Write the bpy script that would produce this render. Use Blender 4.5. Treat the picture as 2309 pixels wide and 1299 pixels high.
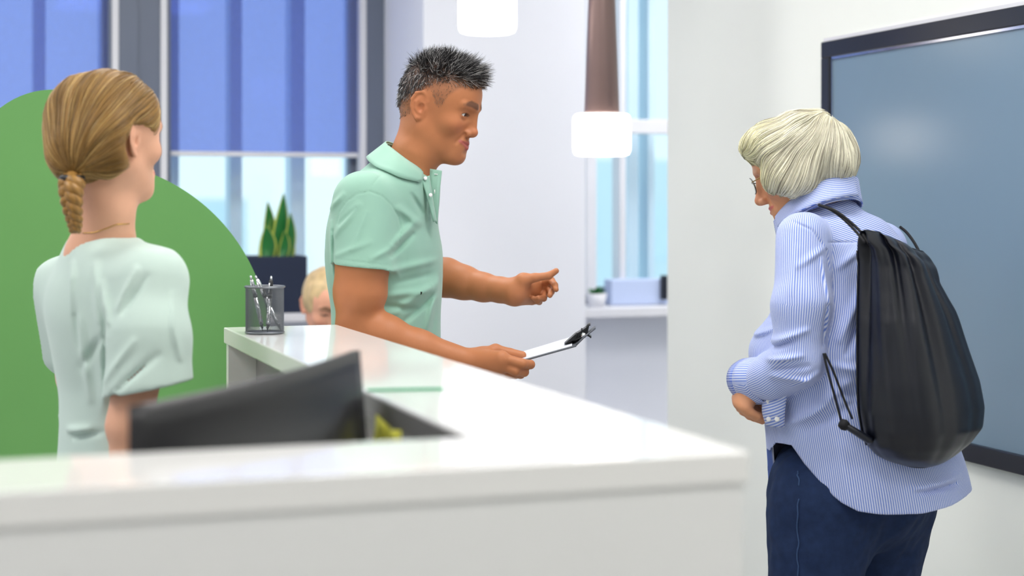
import bpy, bmesh, math, random
import numpy as np
from mathutils import Vector, Matrix
random.seed(7); RNG = np.random.default_rng(7)
for o in list(bpy.data.objects): bpy.data.objects.remove(o)
SC = bpy.context.scene; COL = SC.collection
F, CX, HY, H = 3700.0, 1154.5, 461.0, 1.42      # focal length in pixels, principal column, horizon row, eye height

# ---------------------------------------------------------------- camera
cam = bpy.data.cameras.new('camera'); cam_o = bpy.data.objects.new('camera', cam); COL.objects.link(cam_o)
cam_o.location = (0, 0, H); cam_o.rotation_euler = (math.pi/2, 0, 0)
cam.sensor_width = 36; cam.lens = F/2309*36; cam.shift_y = (HY-649.5)/2309
cam.clip_start = .05; cam.clip_end = 300
cam.dof.use_dof = True; cam.dof.focus_distance = 3.5; cam.dof.aperture_fstop = 2.5
SC.camera = cam_o
# ---------------------------------------------------------------- world and exposure
w = bpy.data.worlds.new('World'); SC.world = w; w.use_nodes = True
bg = w.node_tree.nodes['Background']; bg.inputs[0].default_value = (.72, .92, 1.0, 1); bg.inputs[1].default_value = 1.25
SC.view_settings.view_transform = 'Standard'; SC.view_settings.look = 'None'
SC.view_settings.exposure = 0.0; SC.view_settings.gamma = 1; SC.view_settings.use_curve_mapping = False
SC.cycles.max_bounces = 8; SC.cycles.glossy_bounces = 3; SC.cycles.transparent_max_bounces = 12
PANEL_E = 9.2      # emission of the added ceiling fill panels
# ---------------------------------------------------------------- coordinates
TH = math.radians(19.0); CU, SU = math.cos(TH), math.sin(TH)
def Rm(a, b, z): return np.array([a*CU-b*SU, a*SU+b*CU, z])     # room axes -> world
def Wp(px, py, D): return np.array([(px-CX)/F*D, D, H-(py-HY)/F*D])
def pa(px, b):                                                    # room 'a' of an image column on the plane b
    t = (px-CX)/F; D = b/(-SU*t+CU); return (t*CU+SU)*D
def pz(py, px, b):
    t = (px-CX)/F; D = b/(-SU*t+CU); return H-(py-HY)/F*D
def lin(c):
    c = np.asarray(c, float)/255.0
    return np.where(c <= .04045, c/12.92, ((c+.055)/1.055)**2.4)
# ---------------------------------------------------------------- materials
MATS = {}
def mat(name, rgb, rough=.5, spec=.5, var=.06, vscale=8, bump=0, bscale=200, metal=0, coat=0, sss=0, sheen=0, alpha=1, emit=None, estr=0, trans=0):
    m = bpy.data.materials.new(name); m.use_nodes = True; nt = m.node_tree; N = nt.nodes; L = nt.links
    p = N['Principled BSDF']; c = lin(rgb)
    tc = N.new('ShaderNodeTexCoord'); nz = N.new('ShaderNodeTexNoise'); nz.inputs['Scale'].default_value = vscale; nz.inputs['Detail'].default_value = 4
    L.new(tc.outputs['Object'], nz.inputs['Vector'])
    mx = N.new('ShaderNodeMix'); mx.data_type = 'RGBA'
    mx.inputs['A'].default_value = (*np.clip(c*(1-var), 0, 1), 1); mx.inputs['B'].default_value = (*np.clip(c*(1+var), 0, 1), 1)
    L.new(nz.outputs['Fac'], mx.inputs['Factor']); L.new(mx.outputs['Result'], p.inputs['Base Color'])
    p.inputs['Roughness'].default_value = rough; p.inputs['Specular IOR Level'].default_value = spec; p.inputs['Metallic'].default_value = metal
    p.inputs['Coat Weight'].default_value = coat; p.inputs['Sheen Weight'].default_value = sheen; p.inputs['Alpha'].default_value = alpha
    p.inputs['Transmission Weight'].default_value = trans
    if sss:
        p.inputs['Subsurface Weight'].default_value = sss; p.inputs['Subsurface Radius'].default_value = (1, .35, .2); p.inputs['Subsurface Scale'].default_value = .008
    if emit is not None:
        p.inputs['Emission Color'].default_value = (*lin(emit), 1); p.inputs['Emission Strength'].default_value = estr
    if bump:
        n2 = N.new('ShaderNodeTexNoise'); n2.inputs['Scale'].default_value = bscale; n2.inputs['Detail'].default_value = 3
        L.new(tc.outputs['Object'], n2.inputs['Vector'])
        b = N.new('ShaderNodeBump'); b.inputs['Strength'].default_value = bump; b.inputs['Distance'].default_value = .002
        L.new(n2.outputs['Fac'], b.inputs['Height']); L.new(b.outputs['Normal'], p.inputs['Normal'])
    MATS[name] = m; return m
def mat_vcol(name, rough=.5, sss=0, spec=.5, var=.08, vscale=60, sheen=0, bump=0, bscale=400, aniso=0):
    """base colour from the point attribute 'Col', broken up by noise"""
    m = mat(name, (128, 128, 128), rough, spec, 0, vscale, bump, bscale, sss=sss, sheen=sheen); nt = m.node_tree; N = nt.nodes; L = nt.links
    at = N.new('ShaderNodeAttribute'); at.attribute_name = 'Col'
    mx = [n for n in N if n.type == 'MIX'][0]
    a = N.new('ShaderNodeVectorMath'); a.operation = 'SCALE'; a.inputs['Scale'].default_value = 1-var
    b = N.new('ShaderNodeVectorMath'); b.operation = 'SCALE'; b.inputs['Scale'].default_value = 1+var
    L.new(at.outputs['Color'], a.inputs[0]); L.new(at.outputs['Color'], b.inputs[0])
    L.new(a.outputs[0], mx.inputs['A']); L.new(b.outputs[0], mx.inputs['B'])
    return m
def mat_stripe(name, c1, c2, pitch):
    """woven stripes that follow the point attribute 's' (metres across the cloth)"""
    m = mat(name, c1, .8, .2, 0, 40, .12, 700, sheen=.2); nt = m.node_tree; N = nt.nodes; L = nt.links; p = N['Principled BSDF']
    at = N.new('ShaderNodeAttribute'); at.attribute_name = 's'
    k = N.new('ShaderNodeMath'); k.operation = 'MULTIPLY'; k.inputs[1].default_value = 2*math.pi/pitch; L.new(at.outputs['Fac'], k.inputs[0])
    s = N.new('ShaderNodeMath'); s.operation = 'SINE'; L.new(k.outputs[0], s.inputs[0])
    r = N.new('ShaderNodeMapRange'); r.inputs['From Min'].default_value = -.45; r.inputs['From Max'].default_value = .45; L.new(s.outputs[0], r.inputs['Value'])
    mx = N.new('ShaderNodeMix'); mx.data_type = 'RGBA'; mx.inputs['A'].default_value = (*lin(c1), 1); mx.inputs['B'].default_value = (*lin(c2), 1)
    L.new(r.outputs['Result'], mx.inputs['Factor']); L.new(mx.outputs['Result'], p.inputs['Base Color'])
    return m
def mat_thin(name, tint, gloss=.06):
    """thin clear sheet: tinted see-through plus a little mirror"""
    m = bpy.data.materials.new(name); m.use_nodes = True; nt = m.node_tree; N = nt.nodes; L = nt.links
    N.remove(N['Principled BSDF']); out = N['Material Output']
    t = N.new('ShaderNodeBsdfTransparent'); t.inputs[0].default_value = (*tint, 1)
    g = N.new('ShaderNodeBsdfGlossy'); g.inputs['Roughness'].default_value = .02
    mx = N.new('ShaderNodeMixShader'); mx.inputs[0].default_value = gloss
    L.new(t.outputs[0], mx.inputs[1]); L.new(g.outputs[0], mx.inputs[2]); L.new(mx.outputs[0], out.inputs[0]); MATS[name] = m; return m
def mat_blind(name):
    """screen fabric: open weave lets tinted light through, the yarn itself is grey"""
    m = bpy.data.materials.new(name); m.use_nodes = True; nt = m.node_tree; N = nt.nodes; L = nt.links
    N.remove(N['Principled BSDF']); out = N['Material Output']
    t = N.new('ShaderNodeBsdfTransparent'); t.inputs[0].default_value = (.57, .64, .96, 1)
    d = N.new('ShaderNodeBsdfDiffuse'); d.inputs[0].default_value = (.48, .52, .62, 1)
    tl = N.new('ShaderNodeBsdfTranslucent'); tl.inputs[0].default_value = (.3, .37, .7, 1)
    tc = N.new('ShaderNodeTexCoord'); nz = N.new('ShaderNodeTexNoise'); nz.inputs['Scale'].default_value = 60; nz.inputs['Detail'].default_value = 6
    L.new(tc.outputs['Object'], nz.inputs['Vector'])
    r = N.new('ShaderNodeMapRange'); r.inputs['To Min'].default_value = .22; r.inputs['To Max'].default_value = .32; L.new(nz.outputs['Fac'], r.inputs['Value'])
    m1 = N.new('ShaderNodeMixShader'); m1.inputs[0].default_value = .35; L.new(d.outputs[0], m1.inputs[1]); L.new(tl.outputs[0], m1.inputs[2])
    m2 = N.new('ShaderNodeMixShader'); L.new(r.outputs['Result'], m2.inputs[0]); L.new(t.outputs[0], m2.inputs[1]); L.new(m1.outputs[0], m2.inputs[2])
    L.new(m2.outputs[0], out.inputs[0]); MATS[name] = m; return m

mat('wall_warm', (237, 240, 235), .75, .3, .012, 3, .03, 300)
mat('wall_cool', (233, 235, 245), .75, .3, .01, 3, .03, 300)
mat('ceiling_white', (240, 240, 238), .9, .2, .02, 3)
mat('floor_grey', (174, 174, 173), .35, .4, .08, 4)
mat('lacquer', (240, 240, 238), .07, .5, .004, 2)
mat('lacquer_front', (236, 237, 236), .16, .45, .006, 2)
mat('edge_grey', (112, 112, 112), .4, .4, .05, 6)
mat('desk_grey', (150, 150, 150), .4, .4, .05, 6)
mat('green_board', (112, 170, 98), .55, .35, .03, 5, .03, 500)
mat('green_edge', (196, 222, 186), .6, .3, .03)
mat('frame_grey', (104, 112, 130), .4, .4, .03, 5)
mat('sash_pale', (190, 204, 236), .4, .4, .03, 5)
mat('rail_white', (222, 222, 228), .4, .4, .02, 5)
mat('frame_black', (18, 22, 34), .3, .5, .05, 5)
mat('panel_glass', (116, 139, 158), .24, .62, .03, 1.2)
mat('screen_plastic', (34, 34, 37), .38, .5, .06, 30, .02, 600)
mat('fin_blue', (222, 240, 255), .5, .3, .06, 3)
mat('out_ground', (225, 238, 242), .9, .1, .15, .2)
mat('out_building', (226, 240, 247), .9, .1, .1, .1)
mat('pot_navy', (32, 42, 66), .55, .35, .06, 12)
mat('soil', (58, 44, 34), .95, .1, .3, 60, .4, 120)
mat('leaf_green', (28, 112, 48), .35, .5, .25, 22)
mat('leaf_rim', (196, 208, 92), .4, .45, .12, 30)
mat('metal_mesh', (128, 132, 138), .38, .5, .06, 30, metal=.8)
mat('chrome', (214, 216, 220), .16, .6, .03, 20, metal=1)
mat('black_plastic', (20, 21, 25), .35, .5, .08, 30)
mat('note_yellow', (214, 212, 84), .7, .2, .06, 20)
mat('strip_green', (58, 168, 118), .45, .3, .06, 20)
mat('lamp_brown', (124, 102, 98), .35, .5, .05, 12, metal=.35)
mat('lamp_opal', (250, 246, 242), .3, .4, .01, 5, emit=(255, 246, 240), estr=2.6)
mat('luminaire', (250, 250, 250), .5, .2, .01, 5, emit=(255, 252, 249), estr=PANEL_E)
mat('paper', (228, 231, 242), .8, .2, .03, 20)
mat('board_grey', (86, 90, 98), .45, .4, .05, 20)
mat('polo_mint', (145, 187, 169), .8, .25, .03, 20, .10, 900, sheen=.25)
mat('scrub_mint', (194, 214, 205), .85, .2, .03, 20, .10, 700, sheen=.2)
mat('scrub_trouser', (178, 206, 194), .85, .2, .03, 20, .10, 700)
mat('trouser_white', (228, 228, 226), .85, .2, .03, 20, .1, 700)
mat('sweater', (176, 150, 150), .9, .2, .1, 30, .2, 300)
mat('shoe_white', (225, 225, 225), .5, .4, .05, 20)
mat('shoe_dark', (40, 42, 50), .5, .4, .08, 20)
mat('leather_navy', (12, 16, 28), .34, .5, .10, 14, .15, 500)
mat('cord_black', (22, 23, 27), .7, .3, .1, 200)
mat('denim', (31, 47, 80), .85, .2, .34, 60, .25, 700)
mat('denim_seam', (58, 80, 118), .85, .2, .2, 90)
mat('button_white', (240, 240, 240), .3, .5, .03)
mat('eye_white', (226, 220, 214), .2, .5, .02)
mat('eye_dark', (34, 22, 16), .15, .5, .1)
mat('gold_metal', (196, 160, 90), .25, .6, .05, 40, metal=1)
mat('steel_rim', (120, 118, 112), .3, .5, .05, 40, metal=1)
mat('stool_grey', (120, 124, 130), .5, .4, .06, 12)
mat_vcol('skin', .5, 0, .4, .05, 55, 0, .06, 260)
mat_vcol('hair_strands', .42, 0, .5, .12, 90)
mat_stripe('stripe_shirt', (212, 219, 242), (112, 138, 214), .0043)
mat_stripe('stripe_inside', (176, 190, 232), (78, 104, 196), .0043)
mat_thin('pane_clear', (.98, .995, 1.0), .04); mat_thin('lens_clear', (.96, .97, .96), .06)
mat_blind('blind_fabric')

# ---------------------------------------------------------------- object helpers (vertices are given in world space)
ORG = {}
def link(o, parent=None):
    COL.objects.link(o)
    if parent is not None: o.parent = parent
    return o
def thing(name, label, cat, base, group=None, kind=None):
    o = bpy.data.objects.new(name, None); o.empty_display_size = .05; o.location = base; link(o)
    o['label'] = label
    if kind: o['kind'] = kind
    else: o['category'] = cat
    if group: o['group'] = group
    ORG[o] = np.array(base, float); return o
def mesh(name, V, Fc, m, parent=None, smooth=True, attrs=None, label=None, cat=None, kind=None, group=None, cols=None):
    V = np.asarray(V, float); org = ORG[parent] if parent is not None else np.zeros(3)
    me = bpy.data.meshes.new(name)
    if isinstance(Fc, np.ndarray): Fc = Fc.tolist()
    me.from_pydata((V-org).tolist(), [], Fc); me.materials.append(MATS[m])
    if smooth: me.polygons.foreach_set('use_smooth', [True]*len(me.polygons))
    if cols is not None:
        a = me.attributes.new('Col', 'FLOAT_COLOR', 'POINT'); c = np.ones((len(V), 4)); c[:, :3] = cols; a.data.foreach_set('color', c.ravel().astype(np.float32))
    for k, v in (attrs or {}).items():
        a = me.attributes.new(k, 'FLOAT', 'POINT'); a.data.foreach_set('value', np.asarray(v, np.float32))
    me.update()
    o = bpy.data.objects.new(name, me); link(o, parent); ORG[o] = org
    if label: o['label'] = label
    if kind: o['kind'] = kind
    if cat: o['category'] = cat
    if group: o['group'] = group
    return o
BOXF = [(0,3,2,1),(4,5,6,7),(0,1,5,4),(1,2,6,5),(2,3,7,6),(3,0,4,7)]
def boxv(a0, a1, b0, b1, z0, z1, fr=Rm):
    return np.array([fr(a0,b0,z0),fr(a1,b0,z0),fr(a1,b1,z0),fr(a0,b1,z0),fr(a0,b0,z1),fr(a1,b0,z1),fr(a1,b1,z1),fr(a0,b1,z1)])
def bevel(o, wd, seg=2):
    b = o.modifiers.new('bevel', 'BEVEL'); b.width = wd; b.segments = seg; b.limit_method = 'ANGLE'; b.harden_normals = False; return o
def box(name, a0, a1, b0, b1, z0, z1, m, parent=None, bev=0, fr=Rm, **kw):
    o = mesh(name, boxv(a0, a1, b0, b1, z0, z1, fr), BOXF, m, parent, smooth=False, **kw)
    if bev: bevel(o, bev)
    return o
def joinvf(parts):
    V = []; Fs = []; n = 0
    for v, f in parts:
        V.append(np.asarray(v)); Fs += [tuple(i+n for i in q) for q in (f.tolist() if isinstance(f, np.ndarray) else f)]; n += len(v)
    return np.concatenate(V), Fs
def frame_of(t):
    t = t/np.linalg.norm(t); up = np.array([0, 0, 1.]) if abs(t[2]) < .9 else np.array([1., 0, 0])
    e1 = np.cross(up, t); e1 /= np.linalg.norm(e1); return e1, np.cross(t, e1)
def tube(pts, rad, n=8, caps=True, flat=1.0):
    pts = np.asarray(pts, float); rad = np.broadcast_to(rad, len(pts)); V = []; e1 = None
    for i, p in enumerate(pts):
        t = pts[min(i+1, len(pts)-1)]-pts[max(i-1, 0)]; t = t/(np.linalg.norm(t)+1e-12)
        if e1 is None: e1, e2 = frame_of(t)
        else:
            e1 = e1-t*np.dot(e1, t); e1 /= np.linalg.norm(e1); e2 = np.cross(t, e1)
        for k in range(n):
            a = 2*math.pi*k/n; V.append(p+rad[i]*(math.cos(a)*e1+flat*math.sin(a)*e2))
    Fs = [(i*n+k, i*n+(k+1) % n, (i+1)*n+(k+1) % n, (i+1)*n+k) for i in range(len(pts)-1) for k in range(n)]
    if caps: Fs += [tuple(range(n-1, -1, -1)), tuple(range((len(pts)-1)*n, len(pts)*n))]
    return np.array(V), Fs
def lathe(c, prof, n=32, axis=None, close=True):
    c = np.asarray(c, float); V = []; ax = np.array([0, 0, 1.]) if axis is None else np.asarray(axis, float)/np.linalg.norm(axis)
    e1, e2 = frame_of(ax)
    for r, z in prof:
        for k in range(n):
            a = 2*math.pi*k/n; V.append(c+ax*z+r*(math.cos(a)*e1+math.sin(a)*e2))
    Fs = [(i*n+k, i*n+(k+1) % n, (i+1)*n+(k+1) % n, (i+1)*n+k) for i in range(len(prof)-1) for k in range(n)]
    if close: Fs += [tuple(range(n-1, -1, -1)), tuple(range((len(prof)-1)*n, len(prof)*n))]
    return np.array(V), Fs
def smooth_path(pts, n=8):
    pts = np.asarray(pts, float); P = np.vstack([2*pts[0]-pts[1], pts, 2*pts[-1]-pts[-2]]); out = []
    for i in range(1, len(P)-2):
        for k in range(n):
            t = k/n; out.append(.5*((2*P[i])+(-P[i-1]+P[i+1])*t+(2*P[i-1]-5*P[i]+4*P[i+1]-P[i+2])*t*t+(-P[i-1]+3*P[i]-3*P[i+1]+P[i+2])*t**3))
    out.append(pts[-1]); return np.array(out)
def grid_faces(nu, nv, wrap=False):
    return [(i*nv+j, i*nv+(j+1) % nv, (i+1)*nv+(j+1) % nv, (i+1)*nv+j) for i in range(nu-1) for j in range(nv if wrap else nv-1)]
def solid(o, t, off=0):
    s = o.modifiers.new('thickness', 'SOLIDIFY'); s.thickness = t; s.offset = off; return o
# ================================================================ THE SETTING
BB = 6.2; AW = 2.336; ZC = 2.9
box('floor', -3.2, 5.2, -3.2, 6.4, -.1, 0, 'floor_grey', kind='structure')
box('ceiling', -3.2, 5.2, -3.2, 6.4, ZC, ZC+.1, 'ceiling_white', kind='structure')
box('wall_left', -3.2, -3.1, -3.2, 6.4, 0, ZC, 'wall_cool', kind='structure')
box('wall_far_right', 5.1, 5.2, -3.2, 6.4, 0, ZC, 'wall_cool', kind='structure')
box('wall_right', AW, AW+.14, -3.2, 5.147, 0, ZC, 'wall_warm', kind='structure')
box('wall_rear', -3.1, AW, -3.2, -3.1, 0, ZC, 'wall_warm', kind='structure')
box('wall_column', 1.602, 2.221, 5.62, 6.32, 0, ZC, 'wall_cool', kind='structure')
ZS = 1.03
# back wall around the windows (below the sills, above the heads, at the left end)
box('wall_back', -3.1, 5.1, BB, BB+.12, 0, ZS-.02, 'wall_cool', kind='structure')
box('wall_back_head', -3.1, 5.1, BB, BB+.12, 2.62, ZC, 'wall_cool', kind='structure')
box('wall_back_end', -3.1, -1.4, BB, BB+.12, ZS-.02, 2.62, 'wall_cool', kind='structure')
box('wall_back_side', 3.7, 5.1, BB, BB+.12, ZS-.02, 2.62, 'wall_cool', kind='structure')
a_l, a_m0, a_m1, a_r, a_e = pa(-260, BB), pa(262, BB), pa(365, BB), pa(815, BB), 1.602
def window(name, a0, a1, label):
    t = thing(name, label, None, Rm((a0+a1)/2, BB+.06, ZS), kind='structure')
    box('pane', a0, a1, BB+.075, BB+.083, ZS+.04, 2.6, 'pane_clear', t)
    box('frame_bottom', a0, a1, BB+.05, BB+.11, ZS-.02, ZS+.05, 'frame_grey', t, .004)
    box('frame_top', a0, a1, BB+.05, BB+.11, 2.57, 2.62, 'frame_grey', t, .004)
    box('frame_side', a0-.02, a0+.035, BB+.05, BB+.11, ZS, 2.6, 'frame_grey', t, .004)
    box('frame_side', a1-.035, a1+.02, BB+.05, BB+.11, ZS, 2.6, 'frame_grey', t, .004)
    return t
w1 = window('window_1', a_l, a_m0-.01, 'tall window behind the left roller blind')
w2 = window('window_2', a_m1, a_r, 'tall window behind the right roller blind and the snake plant')
w3 = window('window_3', 2.235, 3.7, 'bright bare window to the right of the white column')
box('trim_1', a_m0-.03, (a_m0+a_m1)/2-.008, BB-.03, BB+.12, 0, ZC-.0, 'frame_grey', kind='structure')
box('trim_2', (a_m0+a_m1)/2-.008, a_m1+.03, BB-.022, BB+.12, 0, ZC-.0, 'frame_grey', kind='structure')
box('trim_3', a_r+.012, a_e, BB-.03, BB+.12, 0, ZC, 'frame_grey', kind='structure')
box('window_sill_1', -1.4, a_e-.002, BB-.2, BB-.031, ZS-.045, ZS-.012, 'rail_white', bev=.004, kind='structure')
box('window_sill_2', 2.223, 3.7, BB-.16, BB-.001, ZS-.06, ZS-.022, 'rail_white', bev=.004, kind='structure')
# mullions and transom of the bare window
for px0, px1 in ((1322, 1346), (1398, 1412)):
    box('mullion', pa(px0, BB+.03), pa(px1, BB+.03), BB+.03, BB+.12, ZS+.02, 2.6, 'rail_white', w3, .004)
box('transom', 2.26, 3.68, BB+.045, BB+.12, pz(300, 1450, BB), pz(268, 1450, BB), 'rail_white', w3, .004)
box('opening_sash', pa(1376, BB-.02), 3.6, BB-.03, BB+.05, ZS-.021, ZS+.085, 'sash_pale', w3, .006)
hd = box('handle', pa(1492, BB-.05), pa(1504, BB-.05), BB-.06, BB-.031, ZS+.0, ZS+.10, 'frame_black', w3, .004)
# vertical sun fins outside, one object each
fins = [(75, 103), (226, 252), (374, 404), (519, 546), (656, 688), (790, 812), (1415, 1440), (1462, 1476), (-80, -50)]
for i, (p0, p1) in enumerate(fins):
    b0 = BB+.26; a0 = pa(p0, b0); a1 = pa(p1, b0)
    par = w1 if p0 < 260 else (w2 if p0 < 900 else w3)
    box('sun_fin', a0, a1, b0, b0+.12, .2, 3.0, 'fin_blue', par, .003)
# roller blinds
def blind(label, a0, a1, zb):
    t = thing('roller_blind', label, 'blind', Rm((a0+a1)/2, BB, zb), 'roller blinds in the back windows')
    box('fabric', a0+.012, a1-.012, BB+.010, BB+.0115, zb, 2.75, 'blind_fabric', t)
    box('bottom_bar', a0+.012, a1-.012, BB+.004, BB+.018, zb-.014, zb+.004, 'rail_white', t, .003)
    for a in (a0, a1): box('guide_rail', a-.012, a+.012, BB-.034, BB+.03, ZS-.011, 2.75, 'rail_white', t, .003)
    bm = tube([Rm(a0, BB+.02, 2.78), Rm(a1, BB+.02, 2.78)], .03, 16); mesh('roller', *bm, 'rail_white', t)
zb = pz(345, 600, BB)
blind('half lowered blue translucent roller blind above the snake plant', a_m1+.004, a_r, zb)
blind('blue translucent roller blind at the far left behind the green partition', a_l, a_m0-.006, zb-.55)
# the world outside
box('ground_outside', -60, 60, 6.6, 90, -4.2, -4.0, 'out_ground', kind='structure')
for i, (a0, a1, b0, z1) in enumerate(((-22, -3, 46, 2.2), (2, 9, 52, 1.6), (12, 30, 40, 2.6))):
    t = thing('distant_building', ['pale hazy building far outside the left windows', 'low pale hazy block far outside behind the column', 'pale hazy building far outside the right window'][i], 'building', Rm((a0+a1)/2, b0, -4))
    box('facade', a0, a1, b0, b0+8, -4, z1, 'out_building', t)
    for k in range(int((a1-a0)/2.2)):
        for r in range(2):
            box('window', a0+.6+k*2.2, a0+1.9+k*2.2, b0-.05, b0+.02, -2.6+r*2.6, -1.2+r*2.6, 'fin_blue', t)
# emissive panels added in the unseen ceiling to fill the room with light
for i, (a, b) in enumerate(((-1.2, .4), (1.3, .2), (-1.2, 2.6), (1.3, 2.5), (-1.0, 4.7), (.7, 4.3), (3.1, 4.0), (3.1, 5.3))):
    t = thing('ceiling_light', ['square recessed ceiling light above the left desk', 'square recessed ceiling light above the counter corner', 'square recessed ceiling light above the woman with the braid', 'square recessed ceiling light above the striped shirt visitor', 'square recessed ceiling light above the left windows', 'square recessed ceiling light before the white column', 'square recessed ceiling light in the side corridor', 'square recessed ceiling light by the bare window'][i], 'ceiling light', Rm(a, b, ZC), 'ceiling lights')
    box('diffuser', a-.55, a+.55, b-.45, b+.45, ZC-.012, ZC-.002, 'luminaire', t)
    fr_ = joinvf([(boxv(a-.59, a-.55, b-.49, b+.49, ZC-.02, ZC-.001), BOXF), (boxv(a+.55, a+.59, b-.49, b+.49, ZC-.02, ZC-.001), BOXF), (boxv(a-.55, a+.55, b-.49, b-.45, ZC-.02, ZC-.001), BOXF), (boxv(a-.55, a+.55, b+.45, b+.49, ZC-.02, ZC-.001), BOXF)])
    mesh('frame', *fr_, 'rail_white', t, smooth=False)
# large framed glass panel on the right wall
b_n, b_f = 2.55, None
t = (1866-CX)/F; D = AW/(t*CU+SU); bf = -SU*t*D+CU*D; z1p = H-(98-HY)/F*D
t = (2309-CX)/F; D = AW/(t*CU+SU); z0p = H-(1068-HY)/F*D; z1b = H-(12-HY)/F*D
zt = (z1p+z1b)/2
gp = thing('glass_panel', 'large black framed blue grey glass panel on the right wall', 'glass panel', Rm(AW, (b_n+bf)/2, z0p))
box('glass', AW-.012, AW-.004, b_n+.04, bf-.045, z0p+.04, zt-.04, 'panel_glass', gp)
for nm, b0, b1, z0, z1 in (('frame_rail', b_n, bf, zt-.045, zt), ('frame_rail', b_n, bf, z0p, z0p+.045), ('frame_stile', b_n, b_n+.045, z0p+.045, zt-.045), ('frame_stile', bf-.045, bf, z0p+.045, zt-.045)):
    box(nm, AW-.022, AW-.001, b0, b1, z0, z1, 'frame_black', gp, .003)
box('bead', AW-.017, AW-.010, bf-.053, bf-.045, z0p+.045, zt-.045, 'chrome', gp)
box('bead', AW-.017, AW-.010, b_n+.045, bf-.045, zt-.052, zt-.045, 'chrome', gp)
box('shadow_trim', AW-.006, AW-.0005, b_n, bf+.012, zt, zt+.012, 'rail_white', gp)
box('shadow_trim', AW-.006, AW-.0005, bf, bf+.012, z0p, zt, 'rail_white', gp)

# ================================================================ RECEPTION COUNTER
HC = 1.17; AO, AI, BF, BI, BE, AL = .767, .532, 1.49, 1.684, 3.345, -1.3; TS = .032
rc = thing('reception_counter', 'glossy white L-shaped reception counter in the foreground', 'counter', Rm(.3, 1.7, 0))
def poly_slab(pts, z0, z1):
    n = len(pts); V = [Rm(a, b, z0) for a, b in pts]+[Rm(a, b, z1) for a, b in pts]
    return np.array(V), [tuple(range(n-1, -1, -1)), tuple(range(n, 2*n))]+[(i, (i+1) % n, n+(i+1) % n, n+i) for i in range(n)]
top = mesh('countertop', *poly_slab([(AL, BF), (AO, BF), (AO, BE), (AI, BE), (AI, BI), (AL, BI)], HC-TS, HC), 'lacquer', rc, smooth=False); bevel(top, .002, 2)
box('front_panel', AL, AO-.006, BF+.004, BF+.034, 0, HC-TS, 'lacquer_front', rc)
box('side_panel', AO-.036, AO-.006, BF+.034, BE-.034, 0, HC-TS, 'lacquer_front', rc)
box('end_panel', AI+.004, AO-.012, BE-.034, BE-.008, 0, HC-TS, 'lacquer_front', rc)
box('worktop', AL, AO-.036, BF+.034, 2.25, .72, .75, 'desk_grey', rc, .003)
box('edge_trim', AI-.003, AI-.0003, BI+.002, 2.5, HC-TS+.001, HC-.003, 'edge_grey', rc)  # dark strip that paints shade onto the near inner slab edge
box('inner_panel', AI+.06, AI+.075, BI, BE-.034, .75, HC-TS, 'desk_grey', rc)

# ================================================================ GREEN PARTITION
BP = 3.95
def pp(px, py):
    return pa(px, BP), pz(py, px, BP)
prof = []
for k in range(40):
    an = math.radians(180-k*180/39*1.0)
    prof.append((118+205*math.cos(an), 430+228*math.sin(an)*-1))
left = [(x, y) for x, y in prof if True]
out = []
for x, y in left: out.append((x, y))
out = [p for p in out if not (p[0] > 189 and (p[0]-189)**2+(p[1]-783)**2 < 420**2)]
a_s = math.atan2(783-out[-1][1], out[-1][0]-189)
a0 = math.acos(max(-1, min(1, (out[-1][0]-189)/420)))
for k in range(41):
    an = a0-(a0)*k/40
    out.append((189+420*math.cos(an), 783-420*math.sin(an)))
pts2 = [pp(x, y) for x, y in out]
pts2 = [(pts2[0][0], 0.02)]+pts2+[(pts2[-1][0], 0.02)]
n = len(pts2)
V = [Rm(a, BP, z) for a, z in pts2]+[Rm(a, BP+.024, z) for a, z in pts2]
gpz = thing('partition_board', 'green partition board with rounded dome outline behind the counter', 'partition', Rm(pts2[0][0]+.4, BP, 0))
mesh('board', V, [tuple(range(n)), tuple(range(2*n-1, n-1, -1))], 'green_board', gpz, smooth=False)
mesh('edge_band', V, [(i, n+i, n+(i+1) % n, (i+1) % n) for i in range(n)], 'green_edge', gpz, smooth=False)
for a in (pts2[0][0]+.12, pts2[-1][0]-.12): box('foot', a-.03, a+.03, BP-.14, BP+.16, 0, .02, 'frame_grey', gpz, .003)

# ================================================================ PENDANT LAMPS
def pendant(px, pyb, D, label):
    c = Wp(px, pyb, D); s = D/F
    t = thing('pendant_lamp', label, 'lamp', c, 'pendant lamps before the column')
    hgl, r = 95*s, 66*s
    pr = [(r*.80, 0), (r*.93, .004), (r*.985, .014), (r, .03), (r, hgl-.022), (r*.97, hgl-.008), (r*.88, hgl)]
    mesh('glass_shade', *lathe(c, pr, 40), 'lamp_opal', t)
    z1 = hgl+.62
    mesh('stem_cone', *lathe(c, [(39*s, hgl+.001), (39.5*s, hgl+.008), (30.5*s, hgl+.33), (26*s, z1), (8*s, z1+.02)], 32), 'lamp_brown', t)
    mesh('cord', *tube([c+np.array([0, 0, z1+.01]), np.array([c[0], c[1], ZC-.02])], .004, 8), 'black_plastic', t)
    mesh('ceiling_rose', *lathe([c[0], c[1], ZC-.03], [(.05, 0), (.055, .01), (.055, .03)], 24), 'lamp_brown', t)
pendant(1357, 352, 4.8, 'lower pendant lamp with a brown cone and white glowing shade')
pendant(1099, 76, 4.8, 'upper pendant lamp with white glowing shade above the man')

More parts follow.
